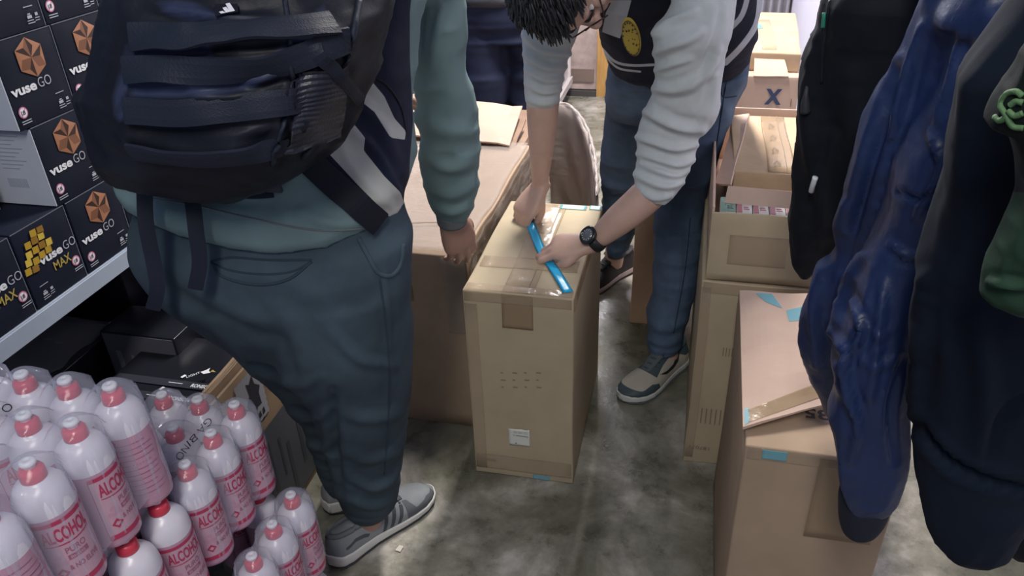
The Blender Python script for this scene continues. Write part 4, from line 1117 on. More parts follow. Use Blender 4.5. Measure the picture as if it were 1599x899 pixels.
shrink('shrink_film', [P3x[0]], P3y[:3], ZL, 'clear shrink film around the third bottle pack', .23)

# ================================================================== PEOPLE
SKIN = principled('skin', (.50, .30, .22), .5, noise_amt=.08, noise_scale=30, bump=.05, bump_scale=150, sss=.08)
SKIN2 = principled('skin_pale', (.58, .38, .30), .5, noise_amt=.08, noise_scale=30, bump=.05, bump_scale=150, sss=.08)
HAIR = principled('hair_black', (.012, .011, .014), .45)
def hand_parts(W, Fd, Nd, sg, curls, thumb, scale=1.0, spread=.05):
    W = np.array(W, float); Fd = nz(np.array(Fd, float)); Nd = np.array(Nd, float); Nd = nz(Nd - Fd * (Fd @ Nd)); S = np.cross(Fd, Nd) * sg
    parts = []
    rr = []
    for t, w, h in ((-.022, .024, .017), (-.010, .026, .018), (0, .028, .018), (.02, .034, .0165), (.045, .040, .0155), (.07, .043, .0145), (.086, .0415, .0125), (.096, .036, .009)):
        rr.append(wring(W + Fd * t * scale + S * (.002 * scale), S * w * scale, Nd * h * scale, 24, .85))
    parts.append(ringmesh(np.array(rr)))
    base = [(.030, .088), (.0105, .093), (-.0095, .089), (-.028, .080)]
    lens = [(.040, .025, .021), (.044, .029, .022), (.041, .027, .021), (.033, .020, .019)]
    rad = [.0088, .0090, .0086, .0076]
    for i in range(4):
        b = W + (S * base[i][0] + Fd * base[i][1]) * scale - Nd * .001
        sp = (1.5 - i) * spread
        f = nz(Fd + S * sp); a = 0; p = b - f * .02 * scale; P = [[*p, rad[i] * 1.05 * scale]]; p = b.copy()
        P.append([*(p + Nd * .0015), rad[i] * 1.08 * scale])
        for k in range(3):
            a += curls[i][k]; dd = f * math.cos(a) - Nd * math.sin(a)
            q = p + dd * lens[i][k] * scale
            P.append([*((p + q) / 2), rad[i] * (1.0, .93, .88)[k] * scale]); P.append([*q, rad[i] * (1.02, .95, .72)[k] * scale]); p = q
        V, F = tube(P, m=22, n=12, ref=S, round_end=1); parts.append((V, F))
    b = W + (Fd * .022 + S * .020 - Nd * .004) * scale; P = [[*b, .0135 * scale]]; p = b + (S * .012 + Fd * .018) * scale * .5; P.append([*p, .0135 * scale])
    for k, (c, l, r) in enumerate(thumb):
        dv = nz(Fd * c[0] + S * c[1] + Nd * c[2]); p = p + dv * l * scale; P.append([*p, r * scale])
    V, F = tube(P, m=20, n=12, ref=Nd, round_end=1); parts.append((V, F))
    return parts
def ellipsoid(c, A, n=20, m=14):
    """c centre, A 3x3 rows = semi axes"""
    A = np.array(A, float); rr = []
    for i in range(m + 1):
        ph = math.pi * (i + .02) / (m + .04); z = math.cos(ph); s = math.sin(ph)
        rr.append(wring(np.array(c) + A[2] * z, A[0] * s, A[1] * s, n))
    return ringmesh(np.array(rr))
def head_parts(C, fwd, up, s=1.0):
    f = nz(np.array(fwd, float)); u = np.array(up, float); u = nz(u - f * (f @ u)); r = np.cross(f, u)
    C = np.array(C, float); L = lambda a, b, c: C + (f * a + r * b + u * c) * s
    P = [ellipsoid(L(-.012, 0, .025), [r * .074 * s, f * .094 * s, u * .088 * s]),
         ellipsoid(L(.022, 0, -.040), [r * .058 * s, f * .062 * s, u * .072 * s]),
         ellipsoid(L(.060, 0, -.092), [r * .026 * s, f * .024 * s, u * .020 * s]),
         ellipsoid(L(.070, 0, .028), [r * .052 * s, f * .020 * s, u * .018 * s])]
    P.append(tube([[*L(.080, 0, .018), .008 * s], [*L(.092, 0, -.004), .010 * s], [*L(.103, 0, -.022), .014 * s], [*L(.088, 0, -.032), .011 * s]], m=14, n=12, ref=r, round_end=1))
    for k in (-1, 1):
        P.append(ellipsoid(L(.085, .012 * k, -.027), [r * .008 * s, f * .009 * s, u * .007 * s]))
        P.append(ellipsoid(L(-.004, .076 * k, -.008), [r * .010 * s, f * .018 * s, u * .031 * s]))
        P.append(ellipsoid(L(.062, .036 * k, -.025), [r * .020 * s, f * .020 * s, u * .022 * s]))
    P.append(ellipsoid(L(.082, 0, -.054), [r * .023 * s, f * .010 * s, u * .006 * s])); P.append(ellipsoid(L(.080, 0, -.064), [r * .019 * s, f * .010 * s, u * .007 * s]))
    P.append(tube([[*L(-.03, 0, -.04), .055 * s], [*L(-.045, 0, -.14), .056 * s]], m=6, n=18, ref=r))
    return P, L, (f, r, u)
def face_details(L, fr, par, s=1.0):
    f, r, u = fr
    ew = principled('eye_white', (.7, .7, .68), .2)
    for k in (-1, 1):
        V, F = ellipsoid(L(.070, .031 * k, .001), [r * .0095 * s, f * .0075 * s, u * .0040 * s]); e = mesh('eye', V, F, [ew], par, True)
        V, F = ellipsoid(L(.0760, .031 * k, .001), [r * .005 * s, f * .002 * s, u * .005 * s], 12, 8); mesh('iris', V, F, [HAIR], e, True)
        V, F = tube([[*L(.086, .012 * k, .018), .003], [*L(.090, .032 * k, .024), .0032], [*L(.078, .052 * k, .017), .002]], m=10, n=8); mesh('eyebrow', V, F, [HAIR], par, True)
def hair_mesh(L, fr, s, par, locks, seed=3, len_=.10, down=(0, 0, -1), back=1.0):
    f, r, u = fr; rnd = random.Random(seed); parts = []
    V, F = ellipsoid(L(-.020, 0, .034), [r * .083 * s, f * .098 * s, u * .092 * s], 32, 24)
    # open the cap over the face
    Vl = np.array(V); c0 = L(0, 0, 0); q = (Vl - c0); a = q @ f; b = q @ u
    shrink_ = (a > .045 * s) & (b < .045 * s)
    Vl[shrink_] = c0 + (Vl[shrink_] - c0) * .80
    low = (b < -.035 * s); Vl[low] = c0 + (Vl[low] - c0) * .85
    parts.append((Vl, F)); dn = np.array(down, float)
    for i in range(locks):
        th = rnd.uniform(-math.pi, math.pi); ph = rnd.uniform(.1, 1.45)
        d = u * math.cos(ph) + (f * math.cos(th) + r * math.sin(th)) * math.sin(ph)
        if (d @ f) > .62 and (d @ u) < .35: continue
        c = L(-.018, 0, .032); n = d
        p = c + (r * (d @ r) * .083 + f * (d @ f) * .098 + u * (d @ u) * .092) * s
        tdir = nz(n * .35 + dn * .6 + (f * (.5 if (d @ f) > .2 else -.1)) - u * .2 + np.array([rnd.uniform(-.3, .3) for _ in range(3)]) * .5)
        ln = len_ * rnd.uniform(.5, 1.15); P = [[*(p - n * .006), .0042], [*(p + tdir * ln * .3 + n * .003), .004], [*(p + tdir * ln * .65 + dn * ln * .1), .003], [*(p + tdir * ln * .9 + dn * ln * .3), .001]]
        parts.append(tube(P, m=9, n=6))
    V = []; F = []; o = 0
    for v, g in parts:
        V += [tuple(x) for x in v]; F += [tuple(int(i) + o for i in t) for t in g]; o = len(V)
    return mesh('hair', V, F, [HAIR], par, True)

def apply_ridges(me, ridges, facing=True):
    """real folds: (px polyline, height in metres, half width px)"""
    V = mverts(me); N = mnormals(me); Q = proj(V)[:, :2]; front = ((V - OC) * N).sum(1) < 0
    d = np.zeros(len(V))
    for poly, amp, w in ridges:
        P = smooth_path([(a, b, 0) for a, b in poly], 14)[:, :2]; best = np.full(len(V), 1e9); tt = np.zeros(len(V))
        for i in range(len(P) - 1):
            a, b = P[i], P[i + 1]; e = b - a; wv = Q - a; t = np.clip((wv @ e) / (e @ e + 1e-9), 0, 1)
            dd = np.linalg.norm(wv - t[:, None] * e, axis=1); m = dd < best; best[m] = dd[m]; tt[m] = (i + t[m]) / (len(P) - 1)
        taper = np.sin(np.clip(tt, .04, .96) * math.pi)**.4
        d += amp * taper * (np.exp(-(best / w)**2) - .35 * np.exp(-((best - 2.0 * w) / w)**2))
    d[~front] *= .4
    displace(me, d)
def finish(me, name, mats, parent):
    return link(name, me, mats, parent, True)
def cloth_noise(me, a, seed=0, sc=(6, 6, 12), fine=.0012, fsc=40):
    V = mverts(me); n = creases(V * np.array(sc), seed)
    d = a * (n - .4) + fine * creases(V * fsc, seed + 1)
    displace(me, d)

# ------------------------------------------------------------------ shoe builder
def shoe(name, heel, toe, L, mats, par, mirror=1, kind='runner', z0=0.0, fat=1.0):
    """mats: dict upper, sole, outsole, overlay, laces ; masks baked as attributes (millimetres)"""
    hx, hy = heel; a = math.atan2(toe[1] - hy, toe[0] - hx); ca, sa = math.cos(a), math.sin(a)
    def toW(P):
        P = np.array(P, float); x = P[:, 0]; y = P[:, 1] * mirror
        return np.stack([hx + x * ca - y * sa, hy + x * sa + y * ca, z0 + P[:, 2]], 1)
    T = np.array([0, .03, .08, .15, .25, .38, .5, .62, .74, .84, .92, .97, 1.0])
    Wd = np.array([.010, .026, .034, .037, .036, .037, .042, .048, .051, .048, .038, .025, .006]) * fat
    cy = np.array([0, 0, 0, 0, .001, .003, .004, .004, .003, 0, -.003, -.005, -.006])
    zb = np.array([.010, .005, .001, 0, 0, 0, 0, 0, .001, .004, .010, .016, .022])
    if kind == 'runner': zt = np.array([.045, .046, .045, .043, .040, .036, .033, .031, .030, .030, .031, .032, .033])
    else: zt = np.array([.034, .034, .034, .034, .033, .032, .031, .030, .030, .030, .031, .032, .033]); 
    if kind != 'runner': zb = zb * .4
    Hh = np.array([.060, .090, .100, .098, .094, .100, .094, .080, .068, .060, .050, .041, .034])
    n = 72; th = np.linspace(0, 2 * math.pi, n, endpoint=False)
    tt = np.linspace(0, 1, 110); ip = lambda A: np.interp(tt, T, A)
    W_, C_, B_, Zt, H_ = map(ip, (Wd, cy, zb, zt, Hh))
    # round the ends
    W_ = W_ * np.where(tt < .06, np.sqrt(np.clip(tt / .06, .05, 1))**.6, 1)
    root = par
    def sole(zlo, zhi, grow, nm, m):
        R = []
        for i, t in enumerate(tt):
            lo, hi = zlo[i], zhi[i]; w = W_[i] + grow
            cs, sn = np.cos(th), np.sin(th); cs = np.sign(cs) * np.abs(cs)**.45; sn = np.sign(sn) * np.abs(sn)**.5
            R.append(np.stack([np.full(n, t * L) + (t - .5) * .006, C_[i] + w * cs, (lo + hi) / 2 + (hi - lo) / 2 * sn], 1))
        V, F = ringmesh(np.array(R)); return mesh(nm, toW(V), F, [m], root, True)
    up = empty(name, (hx, hy, z0)); up.parent = par; up.matrix_parent_inverse = par.matrix_basis.inverted(); 
    # shoe itself is the upper mesh; soles hang below it
    R = []
    for i, t in enumerate(tt):
        w = W_[i] * .97; lo = Zt[i] - .012; hi = H_[i]
        cs, sn = np.cos(th), np.sin(th)
        sz = np.where(sn > 0, np.abs(sn)**.75, -np.abs(sn)**.5); pinch = np.where(sn > 0, 1 - .42 * np.clip(sn, 0, 1)**1.5 * np.interp(t, [0, .2, .5, .8, 1], [.5, .9, 1, .5, .3]), 1)
        zz = np.where(sn > 0, Zt[i] + (hi - Zt[i]) * sz, Zt[i] + (Zt[i] - lo) * sz)
        xx = np.full(n, t * L)
        R.append(np.stack([xx, C_[i] + w * np.sign(cs) * np.abs(cs)**.8 * pinch, zz], 1))
    V, F = ringmesh(np.array(R)); loc = np.array(V)
    bpy.data.objects.remove(up)
    o = mesh(name, toW(V), F, [mats['upper']], par, True)
    root = o
    mm = loc[:, [0, 2]] * 1000 * np.array([.30 / L, 1])
    for nm, poly, side in mats.get('masks', []):
        s = np.maximum.reduce([psdf(mm, q) for q in (poly if isinstance(poly[0][0], (tuple, list)) else [poly])])
        if side: s = np.where(loc[:, 1] * side > -.004, s, -9)
        set_attr(o.data, nm, s)
    if kind == 'runner':
        sole(B_ + .004, Zt, .002, 'sole', mats['sole']); sole(B_, B_ + .006, .0005, 'outsole', mats['outsole'])
    else:
        sole(B_ + .003, Zt, .001, 'sole', mats['sole']); sole(B_, B_ + .005, .001, 'outsole', mats['outsole'])
    # tongue, collar and laces
    cl = [[.04, .0, .098], [.09, .030, .097], [.17, .031, .098], [.20, .020, .106], [.215, 0, .110]]
    k = L / .30 
    ring = [(t * .30 * k + .01, .021 * math.sin(q) * fat, z - .006) for t, q, z in [(0, 0, .102), (.06, .9, .100), (.2, 1.5, .096), (.32, 1.2, .102), (.38, 0, .108), (.32, -1.2, .102), (.2, -1.5, .096), (.06, -.9, .100), (0, 0, .102)]]
    V, F = tube([[*p, .0065] for p in ring], m=40, n=8); mesh('collar', toW(V), F, [mats['collar']], o, True)
    V, F = tube([[.098 * k, 0, .122, .018, .005], [.125 * k, 0, .106, .021, .006], [.165 * k, 0, .088, .020, .006], [.205 * k, 0, .070, .016, .004]], m=14, n=12, ref=(0, 1, 0)); mesh('tongue', toW(V), F, [mats['tongue']], o, True)
    for j in range(5):
        x = .125 + .017 * j; z = .108 - .0088 * j
        V, F = tube([[x * k, -.022, z - .004, .0032], [(x + .004) * k, 0, z + .004, .0034], [x * k, .022, z - .004, .0032]], m=12, n=8, ref=(1, 0, 0)); mesh('lace', toW(V), F, [mats['laces']], o, True)
    for sgn in (-1, 1):
        V, F = tube([[.125 * k, 0, .114, .003], [.13 * k, .016 * sgn, .122, .003], [.145 * k, .022 * sgn, .108, .003], [.135 * k, .006 * sgn, .110, .003]], m=18, n=8); mesh('lace', toW(V), F, [mats['laces']], o, True)
    return o, toW

# ================================================================== PERSON A (standing, back to the camera)
pa = empty('person', (-.66, 1.2, 0), 'standing person seen from behind in teal jacket, grey blue jeans and grey running shoes', 'person')
handA = py(702, 340, 1.43)
armA = [[-.50, 1.17, 1.375, .045], [-.46, 1.20, 1.345, .05]] + ppath([(684, -10, 1.28, 32), (690, 120, 1.32, 32), (700, 220, 1.37, 32), (704, 300, 1.41, 24)]) + [[*handA, .026]]
torsoA = [wring((-.655, 1.08, .88), (.17, 0, 0), (0, .11, 0)), wring((-.65, 1.09, 1.05), (.155, 0, 0), (0, .10, 0)), wring((-.62, 1.13, 1.25), (.17, 0, 0), (0, .11, 0)),
          wring((-.60, 1.17, 1.38), (.185, 0, 0), (0, .085, 0)), wring((-.595, 1.19, 1.45), (.08, 0, 0), (0, .06, 0)), wring((-.59, 1.22, 1.52), (.055, 0, 0), (0, .055, 0))]
P, LA, frA = head_parts((-.585, 1.27, 1.62), (.15, .80, -.55), (.05, .5, .85))
fdA = nz(py(727, 402, 1.47) - handA)
parts = P + [ringmesh(np.array(torsoA)), tube(armA, m=30, n=20), tube([[-.73, 1.17, 1.36, .045], [-.785, 1.20, 1.34, .05], [-.80, 1.33, 1.14, .045], [-.74, 1.50, 1.02, .036], [-.69, 1.56, 1.0, .027]], m=24, n=18)]
parts += hand_parts(handA, fdA, (.70, -.70, .15), -1, [(.25, .35, .3), (.2, .35, .3), (.28, .4, .3), (.4, .45, .3)], [((.75, .5, -.35), .034, .0115), ((.9, .15, -.35), .028, .0105), ((1, 0, -.3), .022, .008)], .98)
parts += hand_parts((-.69, 1.56, 1.0), (.6, .7, -.2), (-.1, .2, 1), -1, [(.3, .4, .3)] * 4, [((.75, .5, -.35), .034, .0115), ((.9, .15, -.35), .028, .0105), ((1, 0, -.3), .022, .008)], .98)
parts += [tube([[-.72, 1.08, .90, .08]] + ppath([(400, 500, 1.12, 45), (495, 635, 1.24, 26), (528, 715, 1.30, 24)]) + [[-.785, 1.35, .06, .034]], m=30, n=18), tube([[-.58, 1.08, .90, .085]] + ppath([(545, 500, 1.08, 50), (568, 620, 1.14, 38), (577, 730, 1.19, 30)]) + [[-.69, 1.22, .06, .036]], m=30, n=18)]
me = remesh(parts, .0042, 2); finish(me, 'body', [principled('skin_tan', (.42, .245, .18), .5, noise_amt=.08, noise_scale=30, sss=.06)], pa)
face_details(LA, frA, pa); hair_mesh(LA, frA, 1.0, pa, 60, 5, .05, (0, 0, -1))
# trousers
JN = principled('jeans_slate', (.055, .084, .108), .8, noise_amt=.35, noise_scale=7, bump=.3, bump_scale=420)
SEAM = principled('jeans_seam', (.034, .054, .072), .8)
hips = rowloft([(316, 224, 624, 1.06, .11), (345, 218, 628, 1.06, .125), (375, 218, 640, 1.05, .13), (430, 250, 637, 1.05, .13), (480, 310, 634, 1.07, .12), (525, 370, 630, 1.09, .10)], 30, 64, .85)
legL = rowloft([(440, 275, 440, 1.07, .105), (480, 325, 470, 1.09, .10), (530, 383, 490, 1.13, .092), (570, 424, 512, 1.17, .085), (628, 466, 540, 1.23, .075), (686, 492, 552, 1.28, .066), (720, 503, 560, 1.30, .060), (756, 516, 566, 1.32, .05)], 44, 44, .9)
legR = rowloft([(440, 410, 637, 1.05, .12), (480, 425, 634, 1.06, .12), (530, 438, 639, 1.08, .128), (575, 462, 639, 1.11, .118), (611, 492, 638, 1.13, .11), (669, 512, 630, 1.16, .095), (720, 521, 626, 1.185, .088), (760, 533, 622, 1.20, .075), (784, 541, 616, 1.21, .060), (802, 556, 604, 1.22, .045)], 50, 44, .9)
me = remesh([hips, legL, legR], .0062, 3)
V = mverts(me)
d = .006 * (creases(V * [7, 7, 9], 11) - .5) * np.clip((.9 - V[:, 2]) * 2, .2, 1) + .0055 * (creases(V * [6, 6, 26] + 3, 12) - .4) * np.clip((.5 - V[:, 2]) * 3, 0, 1)
displace(me, d)
apply_ridges(me, [([(430, 560), (433, 640), (440, 700)], -.004, 9), ([(330, 505), (380, 560), (400, 600)], .006, 9), ([(250, 440), (330, 490), (400, 520), (440, 530)], -.006, 10),
                  ([(520, 612), (522, 690), (530, 760)], -.012, 7), ([(440, 480), (470, 540), (480, 620)], .008, 14), ([(520, 520), (560, 560), (620, 570)], .006, 8), ([(530, 640), (570, 655), (630, 645)], .006, 8),
                  ([(530, 700), (570, 718), (625, 708)], .005, 7), ([(540, 740), (580, 762), (620, 752)], .006, 6), ([(545, 780), (580, 792), (615, 782)], .006, 5), ([(400, 580), (450, 600), (500, 590)], .005, 8),
                  ([(440, 640), (480, 655), (515, 640)], .006, 7), ([(470, 690), (500, 700), (520, 690)], .005, 6), ([(420, 440), (500, 460), (580, 430)], .004, 16), ([(600, 400), (606, 500), (610, 640)], .0035, 5)])
JEANSA = finish(me, 'jeans', [JN], pa); BVA = bvh_of(me)
seam(BVA, [(330, 408), (360, 402), (420, 406), (487, 406)], .0018, 'pocket_seam', SEAM, JEANSA, m=30)
seam(BVA, [(330, 408), (345, 430), (400, 444), (450, 436), (487, 408)], .0024, 'pocket_seam', SEAM, JEANSA, m=30)
seam(BVA, [(334, 412), (360, 422), (410, 428), (455, 424), (484, 410)], .0016, 'pocket_seam', SEAM, JEANSA, m=30)
seam(BVA, [(560, 372), (575, 400), (590, 425), (610, 430), (625, 412), (629, 380)], .004, 'pocket_seam', JN, JEANSA, m=30)
seam(BVA, [(592, 430), (602, 500), (608, 580), (606, 660), (600, 740)], .0018, 'side_seam', SEAM, JEANSA, m=50)
# jacket: teal body and sleeves, navy and off-white side panels
TEAL = (.175, .262, .268); NVY = (.012, .017, .040); OFFW = (.52, .53, .50)
JK = principled('jacket_teal', TEAL, .62, noise_amt=.07, noise_scale=10, bump=.2, bump_scale=300, masks=[('m_navy', NVY), ('m_white', OFFW), ('m_navy2', NVY)])
HU, HV = [215, 240, 310, 380, 490, 563, 632], [314, 318, 328, 345, 367, 364, 352]
tors = [curvering(HU, HV, 218, 630, 1.07, .140), curvering(HU, [q - 14 for q in HV], 211, 633, 1.07, .150), curvering(HU, [q * .6 + 104 for q in HV], 206, 638, 1.07, .148), rowring(206, 641, 260, 1.08, .14, 56, .85), rowring(212, 641, 200, 1.09, .135, 56, .85), rowring(222, 640, 120, 1.11, .135, 56, .85), rowring(230, 650, 40, 1.13, .13, 56, .85),
        wring((-.605, 1.17, 1.33), (.215, 0, .0), (0, .12, 0), 56, .9), wring((-.60, 1.19, 1.40), (.19, 0, 0), (0, .10, .02), 56, .9), wring((-.597, 1.205, 1.45), (.10, 0, 0), (0, .075, .02), 56), wring((-.593, 1.215, 1.485), (.07, 0, 0), (0, .065, .02), 56)]
slv = tube([[-.50, 1.17, 1.375, .060], [-.455, 1.20, 1.35, .074]] + ppath([(680, -20, 1.28, 45), (685, 60, 1.30, 44), (691, 130, 1.33, 46), (698, 195, 1.36, 50), (703, 245, 1.38, 48), (706, 290, 1.405, 42), (705, 320, 1.42, 34), (705, 338, 1.425, 27)]), m=60, n=36, ref=(1, 0, 0),
           rfn=lambda s, th: .001 * np.sin(s * 60 + 2 * np.sin(th)))
slvL = tube([[-.72, 1.17, 1.37, .06], [-.785, 1.20, 1.34, .07], [-.80, 1.34, 1.13, .058], [-.74, 1.50, 1.02, .045], [-.70, 1.55, 1.0, .036]], m=40, n=28)
me = remesh([ringmesh(np.array(tors)), slv, slvL], .0055, 2)
V = mverts(me); d = .005 * (creases(V * [8, 8, 14], 21) - .5) + .002 * creases(V * [20, 20, 30], 22)
displace(me, d)
apply_ridges(me, [([(655, 235), (700, 262), (745, 250)], .007, 9), ([(665, 290), (705, 305), (745, 285)], .006, 8), ([(655, 180), (700, 205), (748, 205)], .005, 10), ([(668, 20), (664, 70), (655, 110)], .006, 6), ([(690, 10), (680, 60), (670, 110)], .005, 6),
                  ([(470, 330), (520, 350), (580, 345)], .004, 7), ([(230, 300), (330, 312), (420, 318)], -.004, 8), ([(560, 160), (600, 200), (618, 250)], .005, 9), ([(520, 210), (560, 270), (620, 330)], .004, 8), ([(540, 195), (590, 240), (630, 320)], .005, 6), ([(680, 325), (705, 333), (738, 322)], .005, 5)])
V = mverts(me); Q = proj(V)[:, :2]; nrm = mnormals(me); fr = ((V - OC) * nrm).sum(1) < 0
BIGP = [(470, -300), (655, -300), (648, -60), (640, 20), (640, 90), (645, 190), (640, 250), (638, 300), (634, 352), (628, 384), (560, 300), (470, 245), (430, 200), (430, -300)]
s = psdf(Q, BIGP); s = np.where(V[:, 0] > -.30, -9, s); s2 = np.where((V[:, 1] < 1.25) & (V[:, 0] < -.37), s, -9)
set_attr(me, 'm_navy', s2)
w1 = psdf(Q, [(500, 225), (540, 178), (570, 215), (568, 235), (600, 275), (625, 300), (640, 340), (632, 362), (560, 290)])
w2 = psdf(Q, [(548, 118), (568, 112), (600, 150), (616, 185), (634, 205), (632, 218), (610, 215), (585, 175), (560, 155), (548, 138)])
set_attr(me, 'm_white', np.minimum(np.maximum(w1, w2), np.where((V[:, 1] < 1.25) & (V[:, 0] < -.37), 99, -9)))
set_attr(me, 'm_navy2', np.full(len(V), -9))
JACKA = finish(me, 'jacket', [JK], pa); BVJ = bvh_of(me)
NVM = principled('webbing_black', (.010, .012, .020), .55, bump=.3, bump_scale=500)
seam(BVJ, [(560, 112), (600, 130), (625, 165), (634, 205)], .002, 'panel_seam', NVM, JACKA)
seam(BVJ, [(222, 308), (300, 320), (380, 338), (490, 359), (563, 357), (626, 346)], .0016, 'hem', JK, JACKA, m=50)
V, F = tube(ppath([(672, 330, 1.42, 33), (704, 336, 1.425, 33)])[:0] or [[*py(705, 330, 1.423), .034], [*py(706, 345, 1.43), .0325]], m=6, n=28, rfn=lambda s, th: .0008 * np.sin(th * 14)); mesh('cuff', V, F, [JK], JACKA, True)
# shoes
RUN = dict(upper=principled('runner_grey', (.24, .26, .28), .7, bump=.3, bump_scale=400, noise_amt=.1, masks=[('overlay', (.10, .11, .125)), ('stripe', (.06, .07, .085)), ('heelmark', (.07, .08, .09))]),
           sole=principled('runner_sole', (.62, .62, .60), .5), outsole=principled('runner_outsole', (.03, .035, .04), .6), laces=principled('runner_laces', (.12, .13, .15), .7), collar=principled('runner_collar', (.16, .17, .19), .8), tongue=principled('runner_tongue', (.09, .10, .12), .8),
           masks=[('overlay', [(196, 20), (200, 70), (212, 66), (226, 44), (262, 48), (290, 42), (290, 30)], 0),
                  ('stripe', [[(126, 26), (136, 26), (160, 80), (150, 84)], [(146, 26), (156, 26), (180, 74), (170, 78)], [(166, 26), (176, 26), (198, 66), (188, 69)]], 0),
                  ('heelmark', [(30, 62), (60, 68), (86, 62), (100, 52), (92, 48), (80, 54), (58, 60), (32, 54)], 0)])
ang = math.atan2(.29, .173)
hA = (-.752, 1.115)
shoe('running_shoe', hA, (hA[0] + math.cos(ang), hA[1] + math.sin(ang)), .318, RUN, pa, 1, 'runner')
hB = (-.815, 1.265); shoe('running_shoe', hB, (hB[0] - .02, hB[1] + 1), .318, RUN, pa, -1, 'runner')

# ------------------------------------------------------------------ backpack
BK = principled('backpack_fabric', (.010, .012, .020), .55, noise_amt=.4, noise_scale=9, bump=.25, bump_scale=260)
BKN = principled('backpack_navy_sheen', (.020, .028, .060), .38, noise_amt=.3, noise_scale=9, bump=.2, bump_scale=200)
BKW = principled('backpack_webbing', (.016, .021, .036), .5, bump=.5, bump_scale=600)
bp = empty('backpack', (-.6, .9, 1.09), 'large black backpack with rows of webbing, worn by the standing person', 'backpack')
BR_ = [(-190, 240, 560, 1.02, .13), (-120, 215, 590, .98, .155), (0, 203, 590, .93, .165), (45, 200, 585, .915, .165), (70, 195, 578, .91, .165), (110, 186, 566, .905, .165), (150, 180, 558, .905, .162), (185, 182, 548, .91, .158), (215, 192, 535, .92, .15), (245, 205, 505, .935, .135), (268, 238, 450, .955, .11), (286, 290, 400, .98, .06)]
V, F = rowloft(list(reversed(BR_)), 110, 120, .72)
V = np.array(V); c0 = V.mean(0)
me = bpy.data.meshes.new('pack'); me.from_pydata([tuple(x) for x in V], [], F); me.update()
V = mverts(me); d = .010 * (creases(V * [7, 7, 11], 31) - .5) + .003 * creases(V * [18, 18, 24], 32) + .0012 * creases(V * 60, 33); displace(me, d)
apply_ridges(me, [([(215, 85), (330, 82), (430, 78), (520, 60)], -.007, 7), ([(205, 135), (330, 140), (440, 130), (520, 95)], -.007, 7), ([(200, 195), (300, 200), (420, 190), (500, 150)], -.006, 7), ([(260, 68), (300, 62), (340, 72)], .010, 8), ([(230, 110), (280, 130), (330, 160)], .006, 8), ([(300, 130), (360, 150), (420, 120)], .007, 9),
                  ([(440, 250), (455, 190), (470, 120), (500, 60)], -.012, 8), ([(420, 255), (440, 215), (480, 190)], .008, 9), ([(200, 215), (300, 235), (420, 230)], .008, 12), ([(240, 10), (300, 20), (360, 30), (420, 28)], .008, 7)])
Q = proj(mverts(me))[:, :2]
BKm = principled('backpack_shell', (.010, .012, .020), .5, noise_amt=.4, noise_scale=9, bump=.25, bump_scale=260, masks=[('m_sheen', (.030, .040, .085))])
sh_ = np.maximum.reduce([psdf(Q, [(245, 5), (290, 0), (345, 25), (400, 30), (300, 32), (255, 20)]), psdf(Q, [(212, 68), (330, 66), (330, 90), (215, 92)]), psdf(Q, [(200, 125), (270, 122), (400, 115), (470, 40), (505, 10), (510, 40), (470, 90), (400, 135), (330, 150), (210, 152)]), psdf(Q, [(196, 72), (186, 120), (178, 150), (180, 180), (196, 200), (196, 130)])])  # blue sheen between the straps, painted into the shell colour
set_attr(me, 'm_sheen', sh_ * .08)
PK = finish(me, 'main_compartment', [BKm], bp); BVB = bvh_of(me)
for k, (pts, w) in enumerate([([(208, 58), (300, 60), (372, 50), (450, 48), (520, 40)], .030), ([(198, 110), (300, 110), (400, 103), (470, 88), (540, 60)], .030), ([(198, 172), (290, 176), (380, 166), (440, 160), (520, 140)], .030), ([(205, 232), (290, 244), (380, 240), (440, 226)], .026)]):
    r = ribbon(BVB, pts, w, .004, 'webbing_strap', BKW, bp, lift=.003, m=44, nsm=16)
# side mesh pocket, zip and logo patch
g = MB()
rows_ = []
for j in range(30):
    for i in range(15):
        u = 442 + 84 * i / 14 + 10 * j / 29; v = 235 - 110 * j / 29 - 25 * i / 14
        h = hit(BVB, u, v); rows_.append(h[0] + h[1] * .009 if h else np.zeros(3))
ok = all(np.abs(np.array(rows_)).sum(1) > 0)
rows_ = np.array(rows_).reshape(30, 15, 3)
for _ in range(12):
    rows_[1:-1, 1:-1] = (rows_[:-2, 1:-1] + rows_[2:, 1:-1] + rows_[1:-1, :-2] + rows_[1:-1, 2:]) / 4
for j in range(30): rows_[j] += nz(OC - rows_[j].mean(0)) * (.0018 * (j % 2))
rows_ = rows_.reshape(-1, 3); Fq = []
for j in range(29):
    for i in range(14):
        q = [j * 15 + i, j * 15 + i + 1, (j + 1) * 15 + i + 1, (j + 1) * 15 + i]
        if all(np.abs(rows_[k]).sum() > 0 for k in q): Fq.append(tuple(q))
if Fq: mesh('mesh_pocket', rows_, Fq, [principled('pocket_mesh', (.020, .024, .040), .35, bump=.6, bump_scale=300)], bp, False)
seam(BVB, [(560, 0), (548, 60), (530, 130), (515, 190), (470, 245)], .004, 'piping', BKW, bp, lift=.002, m=40)
seam(BVB, [(445, 0), (452, 60), (455, 130), (440, 200), (425, 255)], .003, 'zip', BKW, bp, lift=.002, m=40)
